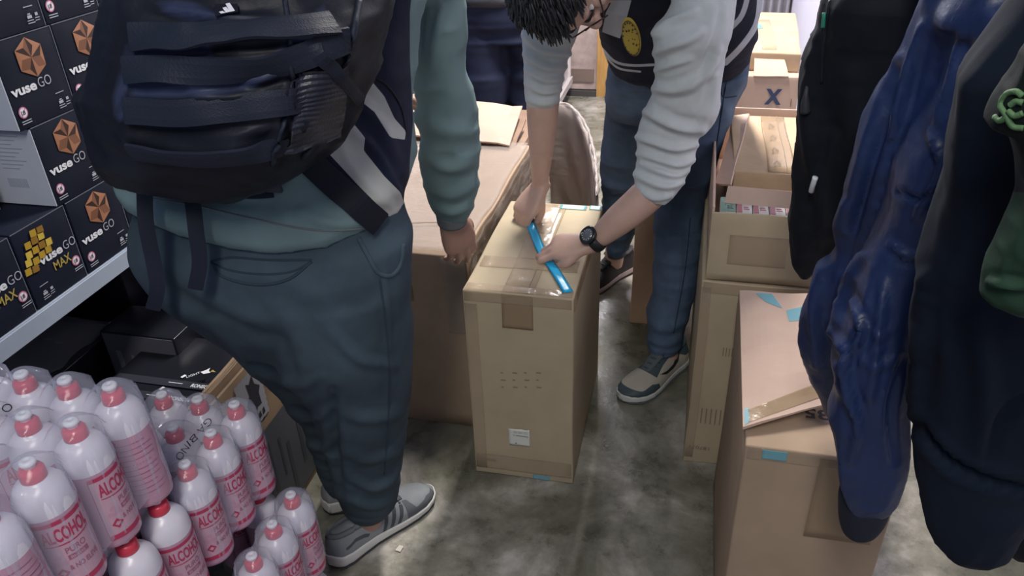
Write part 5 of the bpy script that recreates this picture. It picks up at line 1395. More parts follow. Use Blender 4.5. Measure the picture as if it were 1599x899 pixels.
# logo patch: three slanted bars
def on(BV, u, v, l=.004):
    h = hit(BV, u, v); return h[0] + h[1] * l
pt = [on(BVB, *q, .004) for q in ((338, 8), (373, 8), (373, 23), (338, 23))]
lp = mesh('logo_patch', [*pt, *[p + (OC - p) * .0012 for p in pt]], [(0, 1, 2, 3), (7, 6, 5, 4), (0, 4, 5, 1), (1, 5, 6, 2), (2, 6, 7, 3), (3, 7, 4, 0)], [BK], bp)
lm = MB(); o_, ux, vx = pt[3] + (OC - pt[3]) * .0025, pt[2] - pt[3], pt[0] - pt[3]
LQ = lambda a, b: o_ + ux * a + vx * b
for (a0, a1, b) in ((.16, .34, .32), (.36, .54, .60), (.54, .74, .88)):
    lm.add([LQ(a0 + (.10 if b > .3 else 0), .12), LQ(a1 + .12, .12), LQ(a1 - .02 + .0 * b, b) if False else LQ(a1 + .02 - (b - .12) * .16, b), LQ(a0 + .04 - (b - .12) * .16 + .0, b - .02)], [(0, 1, 2, 3)])
lm.build('three_bar_logo', [WHITE], lp)
# straps: hip webbing, hanging ends, buckle, long dark shoulder strap tail
ribbon(BVJ, [(470, 235), (520, 285), (570, 330), (605, 362), (624, 385)], .040, .004, 'shoulder_strap', NVM, bp, lift=.005, m=34, nsm=6)
ribbon(BVB, [(488, 70), (520, 110), (555, 150)], .016, .003, 'compression_strap', BKW, bp, lift=.008, m=20)
strapY = lambda pts: [py(u, v, y) for u, v, y in pts]
ribbon(None, None, .022, .003, 'hanging_strap', BKW, bp, world=strapY([(228, 255, .91), (226, 300, .90), (228, 350, .885), (240, 410, .88), (246, 450, .875), (239, 482, .872)]), m=30)
ribbon(None, None, .022, .003, 'hanging_strap', BKW, bp, world=strapY([(290, 275, .93), (300, 310, .905), (306, 360, .885), (312, 410, .88), (305, 450, .878)]), m=30)
ribbon(BVJ, [(255, 275), (300, 292), (350, 298), (400, 300), (430, 298)], .020, .003, 'hip_webbing', BKW, bp, lift=.006, m=24, nsm=6)
q0 = on(BVJ, 400, 292, .012)
bk = MB()
ex = nz(on(BVJ, 425, 290, .012) - on(BVJ, 375, 290, .012)); ez = np.array([0, -.25, .96]); ez = nz(ez - ex * (ez @ ex)); ey = np.cross(ex, ez)
def obox(c, a, b, d_): 
    V = [c + ex * sx * a + ez * sz * b + ey * sy * d_ for sz in (-1, 1) for sx, sy in ((-1, -1), (1, -1), (1, 1), (-1, 1))]
    bk.add(V, [(0, 3, 2, 1), (4, 5, 6, 7), (0, 1, 5, 4), (1, 2, 6, 5), (2, 3, 7, 6), (3, 0, 4, 7)])
for s_ in (-1, 0, 1): obox(q0 + ex * .016 * s_, .003, .014, .004)
for s_ in (-1, 1): obox(q0 + ez * .013 * s_, .022, .003, .004)
obox(q0 + ex * .034, .012, .008, .003)
bk.build('buckle', [principled('buckle_plastic', (.03, .04, .06), .3)], bp)
q0 = on(BVJ, 258, 287, .010); bk = MB(); obox(q0, .011, .013, .004); bk.build('buckle', [principled('buckle_plastic', (.03, .04, .06), .3)], bp)
V, F = tube([[*py(200, 10, .86), .004], [*py(206, 2, .84), .004], [*py(214, 4, .84), .004], [*py(206, 14, .85), .004]], m=14, n=8); mesh('zip_pull', V, F, [WHITE], bp, True)

# ================================================================== PERSON B (bent over the middle box)
pb = empty('person', (-.1, 2.2, 0), 'bent over person in navy sweatshirt with pale grey sleeves, taping the middle box', 'person')
Wn = pz(921, 380, .622)
Wf = py(843, 290, 1.905)
P, LB, frB = head_parts(py(882, -26, 1.70), (.52, -.10, -.80), (-.50, -.82, -.22), 1.0)
torsB = rowloft([(118, 960, 1150, 2.22, .10), (60, 960, 1160, 2.08, .12), (0, 950, 1160, 1.98, .12), (-60, 930, 1165, 1.88, .12), (-110, 910, 1150, 1.81, .11), (-140, 940, 1090, 1.78, .07)], 30, 40, .9)
neck = tube([[*py(980, -70, 1.80), .062], [*py(930, -50, 1.74), .055], [*py(890, -25, 1.71), .052]], m=10, n=20)
parts = P + [torsB, neck]
parts += [tube([[*py(1090, -70, 1.80), .06], [*py(1085, 60, 1.73), .05], [*py(1060, 215, 1.77), .045]] + ppath([(1030, 283, 1.725, 27), (1000, 315, 1.705, 27), (965, 345, 1.69, 24), (938, 368, 1.683, 18)]) + [[*Wn, .022]], m=50, n=20)]
parts += [tube([[*py(930, -80, 1.84), .06], [*py(862, 20, 1.93), .045]] + ppath([(849, 130, 1.92, 27), (847, 175, 1.915, 25), (846, 220, 1.91, 21), (844, 265, 1.905, 15.5)]) + [[*Wf, .021]], m=50, n=20)]
tipn = pz(838, 388, .60); Fn = nz(tipn - Wn)
parts += hand_parts(Wn, Fn, (.05, -.35, .95), -1, [(.30, .75, .5), (.40, .8, .5), (.55, .9, .5), (.75, .95, .5)], [((.8, .55, -.3), .036, .0118), ((.92, -.1, -.4), .030, .0105), ((.85, -.3, -.45), .022, .0085)], .98, .06)
Ff = nz(py(812, 338, 1.86) - Wf)
parts += hand_parts(Wf, Ff, (-.55, -.80, .2), -1, [(.45, 1.05, .8), (.5, 1.1, .8), (.55, 1.15, .8), (.6, 1.15, .8)], [((.85, .35, -.5), .036, .0118), ((.9, -.15, -.45), .030, .0105), ((.8, -.4, -.5), .022, .0085)], .98, .02)
parts += [tube([[*py(1095, 120, 2.2), .09], [*py(1062, 330, 2.14), .06], [*py(1040, 520, 2.04), .042], [-.02, 2.03, .06, .038]], m=30, n=16), tube([[*py(1000, 120, 2.33), .085], [*py(975, 250, 2.47), .055], [*py(962, 380, 2.58), .038], [-.25, 2.60, .06, .036]], m=30, n=16)]
me = remesh(parts, .0040, 2); finish(me, 'body', [SKIN2], pb)
face_details(LB, frB, pb); hair_mesh(LB, frB, 1.0, pb, 900, 9, .030, (.25, -.1, -1))
# glasses
f, r, u = frB
GLM = principled('glasses_frame', (.03, .012, .014), .3)
gl = None
gb = MB()
for k in (-1, 1):
    P = [[*LB(.102, .033 * k + .024 * math.cos(t), .002 + .017 * math.sin(t)), .0018] for t in np.linspace(0, 2 * math.pi, 19)]
    V, F = tube(P, m=40, n=8); gb.add(V, F)
    V, F = tube([[*LB(.102, .057 * k, .006), .0018], [*LB(.06, .072 * k, .006), .0016], [*LB(.0, .080 * k, .002), .0016]], m=14, n=8); gb.add(V, F)
V, F = tube([[*LB(.102, -.010, .006), .0016], [*LB(.104, .010, .006), .0016]], m=6, n=8); gb.add(V, F)
gl = gb.build('glasses', [GLM], pb, True)
LENS = film_mat('lens', (.8, .85, .95), .10, .03, 0, 5)
for k in (-1, 1):
    V, F = ellipsoid(LB(.102, .033 * k, .002), [r * .023, f * .0008, u * .016], 20, 8); mesh('lens', V, F, [LENS], gl, True)
# jeans
JB = principled('jeans_blue', (.078, .118, .185), .8, noise_amt=.45, noise_scale=9, bump=.3, bump_scale=420)
JBD = principled('jeans_dark_seam', (.02, .035, .06), .8)
pel = rowloft([(55, 972, 1160, 2.12, .13), (90, 955, 1172, 2.18, .135), (120, 948, 1168, 2.24, .135), (160, 946, 1150, 2.28, .12), (185, 955, 1138, 2.30, .09)], 24, 60, .85)
nearL = rowloft([(110, 1040, 1170, 2.18, .115), (150, 1036, 1153, 2.17, .11), (200, 1030, 1138, 2.16, .105), (260, 1028, 1120, 2.15, .095), (327, 1022, 1102, 2.14, .085), (380, 1021, 1096, 2.12, .08), (433, 1019, 1090, 2.10, .074), (480, 1011, 1079, 2.07, .070), (515, 1008, 1071, 2.045, .068), (545, 1011, 1063, 2.035, .060)], 46, 44, .9)
farL = rowloft([(110, 950, 1060, 2.30, .11), (160, 946, 1040, 2.37, .105), (200, 943, 1026, 2.41, .10), (260, 938, 1012, 2.47, .088), (300, 937, 1003, 2.52, .08), (340, 939, 996, 2.55, .07), (375, 943, 988, 2.58, .062), (398, 948, 976, 2.59, .05)], 36, 40, .9)
me = remesh([pel, nearL, farL], .0062, 2)
V = mverts(me); d = .006 * (creases(V * [8, 8, 12], 41) - .5) + .004 * (creases(V * [6, 6, 30], 42) - .5) * np.clip((.75 - V[:, 2]) * 2, .2, 1); displace(me, d)
apply_ridges(me, [([(945, 330), (970, 322), (1000, 330)], .008, 7), ([(942, 290), (965, 300), (1000, 290)], .007, 7), ([(948, 362), (965, 352), (985, 360)], .006, 6), ([(1095, 130), (1130, 170), (1140, 200)], .006, 8), ([(1030, 230), (1060, 215), (1100, 225)], .005, 8), ([(1012, 505), (1040, 515), (1068, 500)], .006, 6), ([(1012, 530), (1040, 538), (1062, 528)], .006, 5), ([(1060, 330), (1062, 420), (1048, 520)], .003, 4)])
JEB = finish(me, 'jeans', [JB], pb); BV2 = bvh_of(me)
seam(BV2, [(1140, 100), (1132, 140), (1118, 230), (1098, 330)], .002, 'side_seam', JBD, JEB, m=40)
seam(BV2, [(1126, 108), (1138, 112), (1160, 108)], .0018, 'pocket_seam', JBD, JEB); seam(BV2, [(1128, 112), (1128, 150), (1150, 150)], .0018, 'pocket_seam', JBD, JEB)
seam(BV2, [(1078, 340), (1070, 420), (1052, 520)], .0015, 'side_seam', JBD, JEB, m=40)
# sweatshirt
SWG = (.56, .60, .61)
SW = principled('sweatshirt_grey', SWG, .85, noise_amt=.05, noise_scale=30, bump=.2, bump_scale=350, masks=[('m_body', (.010, .014, .030)), ('m_stripe', (.42, .45, .50))])
bod = rowloft([(122, 985, 1130, 2.20, .10), (108, 958, 1160, 2.17, .145), (85, 947, 1174, 2.13, .155), (50, 938, 1184, 2.06, .16), (0, 928, 1189, 1.96, .16), (-60, 905, 1190, 1.86, .15), (-105, 890, 1170, 1.80, .13), (-135, 920, 1120, 1.77, .09)], 40, 64, .85)
nsl = rowloft([(-105, 1040, 1160, 1.80, .08), (-40, 1045, 1160, 1.75, .09), (0, 1050, 1149, 1.72, .085), (22, 1040, 1147, 1.71, .08), (50, 1018, 1143, 1.70, .078), (82, 1019, 1134, 1.71, .075), (112, 1021, 1131, 1.72, .074), (137, 1018, 1128, 1.735, .072), (172, 1008, 1123, 1.75, .072), (195, 997, 1112, 1.76, .072), (214, 992, 1092, 1.755, .068), (236, 994, 1087, 1.75, .062), (271, 988, 1073, 1.73, .056), (292, 990, 1064, 1.715, .05), (312, 1008, 1046, 1.705, .035)], 80, 52, .9)
fsl = rowloft([(-95, 890, 960, 1.84, .07), (-30, 845, 930, 1.90, .08), (20, 820, 912, 1.93, .075), (55, 817, 902, 1.93, .070), (93, 819, 889, 1.925, .063), (125, 820, 881, 1.92, .056), (150, 821, 875, 1.917, .051), (164, 823, 871, 1.915, .044)], 60, 44, .95)
me = remesh([bod, nsl, fsl], .0050, 2)
V = mverts(me); Q = proj(V)[:, :2]
displace(me, .0035 * (creases(V * [9, 9, 14], 51) - .5) + .001 * creases(V * [30, 30, 40], 52))
apply_ridges(me, [([(1020, 84), (1045, 72), (1075, 62), (1095, 50)], .010, 6), ([(1024, 110), (1050, 100), (1078, 92)], .008, 5), ([(1019, 138), (1050, 140), (1085, 128), (1110, 105), (1122, 80)], .012, 7), ([(1003, 172), (1025, 182), (1060, 198), (1095, 204)], .014, 7),
                  ([(1090, 130), (1105, 90), (1120, 50), (1125, 10)], -.006, 5), ([(1020, 52), (1045, 35), (1085, 18)], .009, 6), ([(1095, 200), (1112, 160), (1120, 120)], .006, 6),
                  ([(994, 214), (1020, 222), (1055, 232), (1087, 226)], .012, 5), ([(995, 240), (1030, 250), (1060, 258), (1085, 250)], .010, 5), ([(988, 270), (1010, 282), (1040, 292), (1066, 284)], .010, 5), ([(1000, 255), (1030, 268), (1055, 275), (1078, 266)], .008, 4), ([(1003, 302), (1022, 310), (1048, 306)], .006, 4),
                  ([(818, 55), (850, 80), (890, 85)], .010, 5), ([(820, 85), (850, 105), (885, 105)], .010, 5), ([(822, 108), (850, 126), (880, 124)], .008, 4), ([(822, 130), (848, 144), (875, 140)], .008, 4), ([(824, 156), (848, 162), (870, 156)], .006, 4)])
V = mverts(me)
din = lambda rows: None
Vn_ = np.array(nsl[0]); 
from mathutils.kdtree import KDTree
def near_d(src):
    kd = KDTree(len(src)); [kd.insert(Vector(p), i) for i, p in enumerate(src)]; kd.balance()
    return np.array([kd.find(Vector(p))[2] for p in V])
db, dn_, df_ = near_d(np.array(bod[0])), near_d(np.array(nsl[0])), near_d(np.array(fsl[0]))
m_body = (np.minimum(dn_, df_) - db) * 150
Q = proj(V)[:, :2]
set_attr(me, 'm_body', m_body)
def pline(pts, w):
    P = smooth_path([(a, b, 0) for a, b in pts], 12)[:, :2]; best = np.full(len(Q), 1e9)
    for i in range(len(P) - 1):
        a, b = P[i], P[i + 1]; e = b - a; wv = Q - a; t = np.clip((wv @ e) / (e @ e), 0, 1); best = np.minimum(best, np.linalg.norm(wv - t[:, None] * e, axis=1))
    return w - best
st = np.maximum.reduce([pline([(940, 76), (960, 96), (985, 102), (1024, 101)], 2.0), pline([(942, 84), (965, 106), (1000, 112)], 1.6), pline([(1133, 98), (1160, 70), (1182, 35), (1188, -20)], 4.5), pline([(1140, 45), (1158, 25), (1168, -10), (1170, -60)], 4.0), psdf(Q, [(956, 0), (986, 0), (978, 30), (968, 60), (940, 50), (946, 20)])])
st = np.where(db < dn_, st, -9)
set_attr(me, 'm_stripe', st)
SWO = finish(me, 'sweatshirt', [SW], pb); BV3 = bvh_of(me)
# sleeve cuffs rolled above the wrist
# yellow round badge
cen = (986, 57); bad = []
ring = []
h0 = hit(BV3, *cen)
lm = []
for j, rr_ in enumerate([0, .45, .8, .94, 1.0]):
    for i in range(32):
        t = 2 * math.pi * i / 32; du, dv = math.cos(t) * 14 * rr_, math.sin(t) * 31 * rr_
        a = -.22; uu = cen[0] + du * math.cos(a) - dv * math.sin(a); vv = cen[1] + du * math.sin(a) + dv * math.cos(a)
        h = hit(BV3, uu, vv); lm.append(h[0] + h[1] * (.0042 if rr_ < 1 else .0005) if h else h0[0])
Fb = [(j * 32 + i, j * 32 + (i + 1) % 32, (j + 1) * 32 + (i + 1) % 32, (j + 1) * 32 + i) for j in range(4) for i in range(32)]
bdg = mesh('round_badge', lm, Fb, [principled('badge_yellow', (.55, .42, .06), .6)], SWO, True)
rnd = random.Random(4); tb_ = MB()
def bpt(x, y, l=.0052):
    du, dv = x * 14, y * 31; a = -.22
    uu = cen[0] + du * math.cos(a) - dv * math.sin(a); vv = cen[1] + du * math.sin(a) + dv * math.cos(a); h = hit(BV3, uu, vv); return h[0] + h[1] * l if h else None
def bfig(poly):
    P = [bpt(*q) for q in poly]
    if all(p is not None for p in P): tb_.add(P, [tuple(range(len(P)))])
for k in range(9):
    t = math.pi * (1.08 + .85 * k / 8); x, y = .78 * math.cos(t), .80 * math.sin(t); bfig([(x - .09, y - .03), (x + .07, y - .04), (x + .09, y + .04), (x - .02, y + .05), (x - .08, y + .03)])
for k in range(7):
    t = math.pi * (.15 + .7 * k / 6); x, y = .80 * math.cos(t), .84 * math.sin(t); bfig([(x - .05, y - .02), (x + .06, y - .02), (x + .05, y + .03), (x - .06, y + .03)])
for k in range(12):
    x, y = rnd.uniform(-.5, .5), rnd.uniform(-.5, .6); s_ = rnd.uniform(.06, .14); bfig([(x, y - s_ * .6), (x + s_, y - s_ * .1), (x + s_ * .4, y + s_ * .5), (x - s_ * .7, y + s_ * .3)])
V_ = [bpt(.90 * math.cos(t) * k, .92 * math.sin(t) * k, .0050) for k in (1, .94) for t in np.linspace(0, 6.283, 28, endpoint=False)]
if all(p is not None for p in V_): tb_.add(V_, [(i, (i + 1) % 28, 28 + (i + 1) % 28, 28 + i) for i in range(28)])
tb_.build('badge_print', [principled('badge_ink', (.05, .045, .03), .6)], bdg)
# wristwatch
wc = pz(930, 374, .634); ad = nz(np.array(py(965, 345, 1.69)) - Wn)
wt = empty('wristwatch', wc, 'chunky black wristwatch on the left wrist of the bent person', 'watch')
a1 = nz(np.cross(ad, [0, 0, 1])); a2 = np.cross(a1, ad)
R = []
for i in range(36):
    t = 2 * math.pi * i / 36; c_ = wc + (a1 * math.cos(t) * .031 + a2 * math.sin(t) * .0265); nr = nz(a1 * math.cos(t) + a2 * math.sin(t))
    R.append([c_ + ad * x + nr * y for x, y in ((-.011, -.001), (-.011, .003), (0, .0045), (.011, .003), (.011, -.001), (0, -.002))])
V, F = ringmesh(np.array(R + [R[0]]), False); mesh('strap', V, F, [principled('watch_rubber', (.012, .013, .016), .5)], wt, True)
nv = nz(a2 * .85 - a1 * .45) if (a2 @ np.array([0, 0, 1])) > 0 else nz(-a2)
nv = nz(np.array([-.25, -.55, .8])); nv = nz(nv - ad * (nv @ ad)); sv = np.cross(ad, nv); ctr = wc + nv * .029
V, F = ringmesh(np.array([wring(ctr + nv * h_, ad * r_, sv * r_, 32, .9) for h_, r_ in ((-.004, .018), (-.001, .0225), (.006, .023), (.009, .0205), (.0095, .0175), (.0075, .017))])); mesh('watch_case', V, F, [principled('watch_case', (.016, .017, .02), .25)], wt, True)
V, F = ringmesh(np.array([wring(ctr + nv * h_, ad * r_, sv * r_, 24) for h_, r_ in ((.0065, .0165), (.0085, .0160))])); mesh('watch_dial', V, F, [principled('watch_dial', (.14, .15, .17), .2)], wt, True)
dm = MB()
for k in range(12):
    t = k * math.pi / 6; c_ = ctr + nv * .0095 + (ad * math.cos(t) + sv * math.sin(t)) * .0125; e1 = (ad * math.cos(t) + sv * math.sin(t)); e2 = np.cross(e1, nv)
    dm.add([c_ - e1 * .002 - e2 * .0006, c_ + e1 * .002 - e2 * .0006, c_ + e1 * .002 + e2 * .0006, c_ - e1 * .002 + e2 * .0006], [(0, 1, 2, 3)])
dm.build('watch_marks', [WHITE], wt)
# small cutter in the far hand
ct = py(831, 349, 1.862)
cu = empty('box_cutter', ct, 'small dark cutter held in the right hand of the bent person', 'cutter')
V, F = tube([[*(ct + [-.006, .014, .028]), .007, .004], [*(ct + [0, 0, 0]), .008, .0045], [*(ct + [.010, -.005, -.022]), .006, .004]], m=12, n=12, round_end=2); mesh('grip', V, F, [principled('cutter_grip', (.05, .06, .08), .35)], cu, True)
V, F = tube([[*(ct + [.009, -.004, -.018]), .0045, .0006], [*(ct + [.017, -.008, -.036]), .002, .0004]], m=6, n=8); mesh('blade', V, F, [principled('blade_steel', (.5, .5, .52), .25, metal=.9)], cu, True)
# shoes of person B
CREAM = (.47, .44, .37)
AF = dict(upper=principled('sneaker_cream', CREAM, .6, noise_amt=.06, masks=[('ov1', (.055, .085, .10)), ('ov2', (.055, .085, .10)), ('swoosh', (.015, .02, .028))]),
          sole=principled('sneaker_sole', (.60, .62, .60), .5), outsole=principled('sneaker_outsole', (.10, .12, .13), .6), laces=principled('sneaker_laces', (.045, .07, .085), .6), collar=principled('sneaker_collar', (.06, .09, .105), .8), tongue=principled('sneaker_tongue', (.10, .12, .13), .8),
          masks=[('ov1', [(190, 20), (196, 44), (222, 52), (262, 44), (290, 52), (310, 36), (310, 20)], 0),
                 ('ov2', [(-10, 60), (-10, 130), (150, 130), (212, 78), (196, 60), (150, 78), (110, 86), (60, 70), (40, 58)], 0),
                 ('swoosh', [(62, 78), (80, 56), (110, 46), (150, 50), (184, 64), (140, 58), (108, 60), (84, 74), (70, 84)], 0)])
hB2 = (.034, 2.108); shoe('sneaker', hB2, (hB2[0] - .168, hB2[1] - .258), .305, AF, pb, 1, 'court', fat=1.05)
BS = dict(upper=principled('sneaker_black', (.014, .013, .017), .6), sole=principled('sneaker_pale_sole', (.50, .42, .42), .5), outsole=principled('sneaker_outsole_dark', (.03, .03, .035), .6), laces=principled('laces_black', (.02, .02, .024), .6), collar=principled('collar_black', (.02, .02, .02), .8), tongue=principled('tongue_black', (.02, .02, .02), .8))
shoe('sneaker', (-.185, 2.70), (-.185 - .17, 2.70 - .26), .30, BS, pb, -1, 'court')

# ================================================================== PERSON C (legs behind the wrapped box)
pc = empty('person', (-.82, 3.12, 0), 'person in dark navy trousers standing behind the wrapped box, face out of view', 'person')
P, LC, frC = head_parts((-.85, 3.05, 1.60), (.1, -.9, -.35), (0, -.3, .95))
parts = P + [ringmesh(np.array([wring((-.83, 3.12, .88), (.15, 0, 0), (0, .10, 0)), wring((-.84, 3.12, 1.1), (.14, 0, 0), (0, .09, 0)), wring((-.85, 3.10, 1.36), (.17, 0, 0), (0, .085, 0)), wring((-.85, 3.09, 1.45), (.06, 0, 0), (0, .055, 0)), wring((-.85, 3.08, 1.5), (.052, 0, 0), (0, .052, 0))]))]
for s_ in (-1, 1):
    parts.append(tube([[-.85 + .18 * s_, 3.10, 1.38, .05], [-.86 + .25 * s_, 3.14, 1.12, .04], [-.86 + .20 * s_, 2.98, 1.10, .03], [-.86 + .12 * s_, 2.88, 1.12, .026]], m=20, n=16))
    parts += hand_parts((-.86 + .12 * s_, 2.88, 1.12), (-s_ * .8, -.5, .1), (0, -.3, 1), s_, [(.3, .4, .3)] * 4, [((.75, .5, -.35), .034, .0115), ((.9, .15, -.35), .028, .0105), ((1, 0, -.3), .022, .008)], .95)
    parts.append(tube([[-.78 + .07 * s_, 3.08, .88, .05], [-.775 + .075 * s_, 3.10 + .02 * s_, .48, .032], [-.79 + .07 * s_, 3.16, .07, .034]], m=20, n=16))
me = remesh(parts, .006, 2); finish(me, 'body', [SKIN], pc); face_details(LC, frC, pc); hair_mesh(LC, frC, 1, pc, 40, 8, .05)
NT = principled('trousers_navy', (.016, .022, .050), .75, noise_amt=.4, noise_scale=6, bump=.1, bump_scale=300)
lgs = [ringmesh(np.array([wring((-.80, 3.06, .955), (.165, 0, 0), (0, .12, 0), 40, .9), wring((-.80, 3.06, .88), (.172, 0, 0), (0, .13, 0), 40, .9), wring((-.79, 3.07, .78), (.175, 0, 0), (0, .12, 0), 40, .9)])),
       tube([[-.86, 3.04, .84, .105], [-.845, 3.02, .62, .098], [-.845, 3.02, .45, .082], [-.85, 3.10, .22, .068], [-.86, 3.14, .06, .060]], m=40, n=32), tube([[-.69, 3.10, .82, .10], [-.685, 3.12, .60, .092], [-.695, 3.12, .45, .080], [-.72, 3.16, .22, .062], [-.72, 3.18, .06, .058]], m=40, n=32)]
me = remesh(lgs, .008, 2); V = mverts(me); displace(me, .012 * (creases(V * [5, 5, 22], 61) - .5)); TR = finish(me, 'trousers', [NT], pc)
V, F = ringmesh(np.array([wring((-.80, 3.06, .925), (.172, 0, 0), (0, .127, 0), 40, .9), wring((-.80, 3.06, .955), (.172, 0, 0), (0, .127, 0), 40, .9)])); mesh('belt', V, F, [INK], TR, True)
me = remesh([ringmesh(np.array([wring((-.81, 3.07, .945), (.18, 0, 0), (0, .135, 0), 40, .9), wring((-.83, 3.09, 1.05), (.185, 0, 0), (0, .13, 0), 40, .9), wring((-.85, 3.10, 1.36), (.20, 0, 0), (0, .11, 0), 40, .9), wring((-.85, 3.09, 1.44), (.09, 0, 0), (0, .07, 0), 40)]))] +
            [tube([[-.85 + .17 * s_, 3.10, 1.37, .062], [-.86 + .25 * s_, 3.14, 1.12, .052], [-.86 + .20 * s_, 2.99, 1.10, .042]], m=20, n=20) for s_ in (-1, 1)], .008, 2)
V = mverts(me); displace(me, .006 * (creases(V * [7, 7, 12], 62) - .5)); finish(me, 'shirt', [principled('shirt_light', (.42, .45, .52), .8)], pc)
for s_ in (-1, 1): shoe('shoe', (-.79 + .07 * s_, 3.24), (-.79 + .09 * s_, 2.9), .29, BS, pc, s_, 'court')

# ================================================================== HANGING CLOTHES (right)
def garment(name, rows, mat, label, folds, m=90, n=100, e=.8, amp=.012, seed=0, sub='jacket_body', sc=(9, 9, 3), par=None, cat='jacket', top=None):
    V, F = ringmesh(hang_rings(rows, *top, m=m, n=n, e=e)); me = bpy.data.meshes.new(name); me.from_pydata([tuple(map(float, x)) for x in V], [], F); me.update()
    bm = bmesh.new(); bm.from_mesh(me); bmesh.ops.recalc_face_normals(bm, faces=bm.faces); bm.to_mesh(me); bm.free()
    V = mverts(me); displace(me, amp * (creases(V * np.array(sc), seed) - .5) + amp * .35 * creases(V * [22, 22, 10], seed + 1) + .001 * creases(V * 50, seed + 2))
    if folds: apply_ridges(me, folds)
    if par is None: par = empty(name, V.mean(0) * [1, 1, 0] + [0, 0, V[:, 2].min()], label, cat)
    o = link(sub, me, [mat], par, True); return par, o, bvh_of(me)
BLKJ = principled('jacket_black_cloth', (.008, .010, .016), .8, noise_amt=.2, noise_scale=8, bump=.1, bump_scale=300)
BLUJ = principled('jacket_blue_nylon', (.011, .025, .088), .46, noise_amt=.25, noise_scale=5, bump=.5, bump_scale=35, bump_dist=.004)
NAVJ = principled('jacket_deep_navy', (.003, .008, .019), .85, noise_amt=.2, noise_scale=4, bump=.1, bump_scale=200)
KNIT = principled('knit_black_blue', (.006, .009, .022), .85, bump=.5, bump_scale=350)
GRNJ = principled('jacket_green', (.020, .050, .030), .8, noise_amt=.2, noise_scale=12, bump=.2, bump_scale=300, masks=[('m_top', (.006, .010, .010))])
# black softshell jacket
bj, bo, BVK = garment('hanging_jacket', [(424, 1250, 1262, 1.20, .02), (405, 1238, 1290, 1.20, .035), (370, 1236, 1330, 1.19, .05), (300, 1238, 1400, 1.18, .07), (200, 1248, 1440, 1.16, .085), (100, 1262, 1460, 1.14, .09), (0, 1284, 1480, 1.12, .09), (-150, 1310, 1500, 1.10, .09), (-300, 1340, 1500, 1.08, .06)],
    BLKJ, 'black jacket with small zip pulls hanging behind the blue jacket', [([(1262, 60), (1260, 150), (1270, 260), (1290, 340)], .010, 12), ([(1300, 220), (1290, 290), (1280, 370)], .012, 10), ([(1330, 120), (1330, 260), (1300, 390)], .010, 16)], seed=71, amp=.008, top=(.40, 1.16, 1.60, .19, .075))
def pull(BV, pts, r, mat, par, nm='zip_pull', lift=.003): return seam(BV, pts, r, nm, mat, par, lift=lift, m=10, n=8)
pull(BVK, [(1275, 275), (1272, 288), (1270, 297)], .004, WHITE, bj)
pull(BVK, [(1291, 20), (1290, 32), (1289, 42)], .0028, principled('green_tag', (.03, .25, .16), .5), bj)
seam(BVK, [(1296, 0), (1290, 40), (1285, 90), (1283, 130)], .002, 'zip', NVM, bj)
V, F = tube([[*py(1262, 130, 1.11), .003], [*py(1259, 145, 1.10), .003], [*py(1258, 160, 1.10), .006], [*py(1258, 176, 1.10), .007]], m=14, n=10); mesh('cord_toggle', V, F, [INK], bj, True)
# blue bomber jacket: body plus the sleeve that hangs in front
JROWS = [(645, 1284, 1400, .97, .04), (600, 1270, 1420, .96, .055), (545, 1248, 1440, .95, .07), (490, 1247, 1455, .94, .075), (450, 1262, 1470, .93, .08), (385, 1300, 1500, .92, .085), (300, 1312, 1530, .90, .09), (200, 1345, 1560, .88, .09), (100, 1400, 1590, .86, .09), (0, 1440, 1620, .84, .09), (-200, 1470, 1680, .80, .08), (-350, 1500, 1680, .78, .06)]
def fr_(rows, dy): return [(v, u0, u1, Y + dy, T * .62) for v, u0, u1, Y, T in rows]
JROWS = fr_(JROWS, .07)
SR = [(788, 1316, 1388, .84, .03), (762, 1308, 1404, .84, .045), (735, 1299, 1414, .84, .05), (690, 1297, 1418, .84, .052), (620, 1296, 1422, .84, .054), (550, 1300, 1430, .845, .058), (480, 1318, 1440, .855, .06), (400, 1352, 1462, .865, .062), (320, 1385, 1490, .87, .062), (250, 1405, 1520, .87, .062), (180, 1440, 1548, .87, .062), (100, 1480, 1568, .865, .062), (0, 1500, 1585, .855, .062), (-120, 1530, 1620, .84, .06), (-240, 1560, 1640, .82, .045)]
SRR = [r for r in SR if r[0] >= 0]; cs_ = py(1542, 0, .855)
slr = rowloft(SRR, 110, 60, .9)
arm = tube([[*(cs_ + [0, .0, -.03]), .040, .050], [cs_[0] + .02, .87, cs_[2] + .12, .036, .05], [.50, .91, 1.52, .042, .05], [.44, .93, 1.58, .045, .045]], m=20, n=30)
me = remesh([ringmesh(hang_rings(JROWS, .40, .95, 1.61, .20, .055)), slr, arm], .0055, 3)
V = mverts(me)
G = V * np.array([13, 13, 5]); G[:, 0] += .7 * vnoise(V * 5, 3); G[:, 2] += .6 * vnoise(V * 7, 4)
displace(me, .0065 * (creases(G, 81) - .5) + .0018 * (creases(V * [26, 26, 16] + 2, 82) - .4) + .0005 * creases(V * 60, 83))
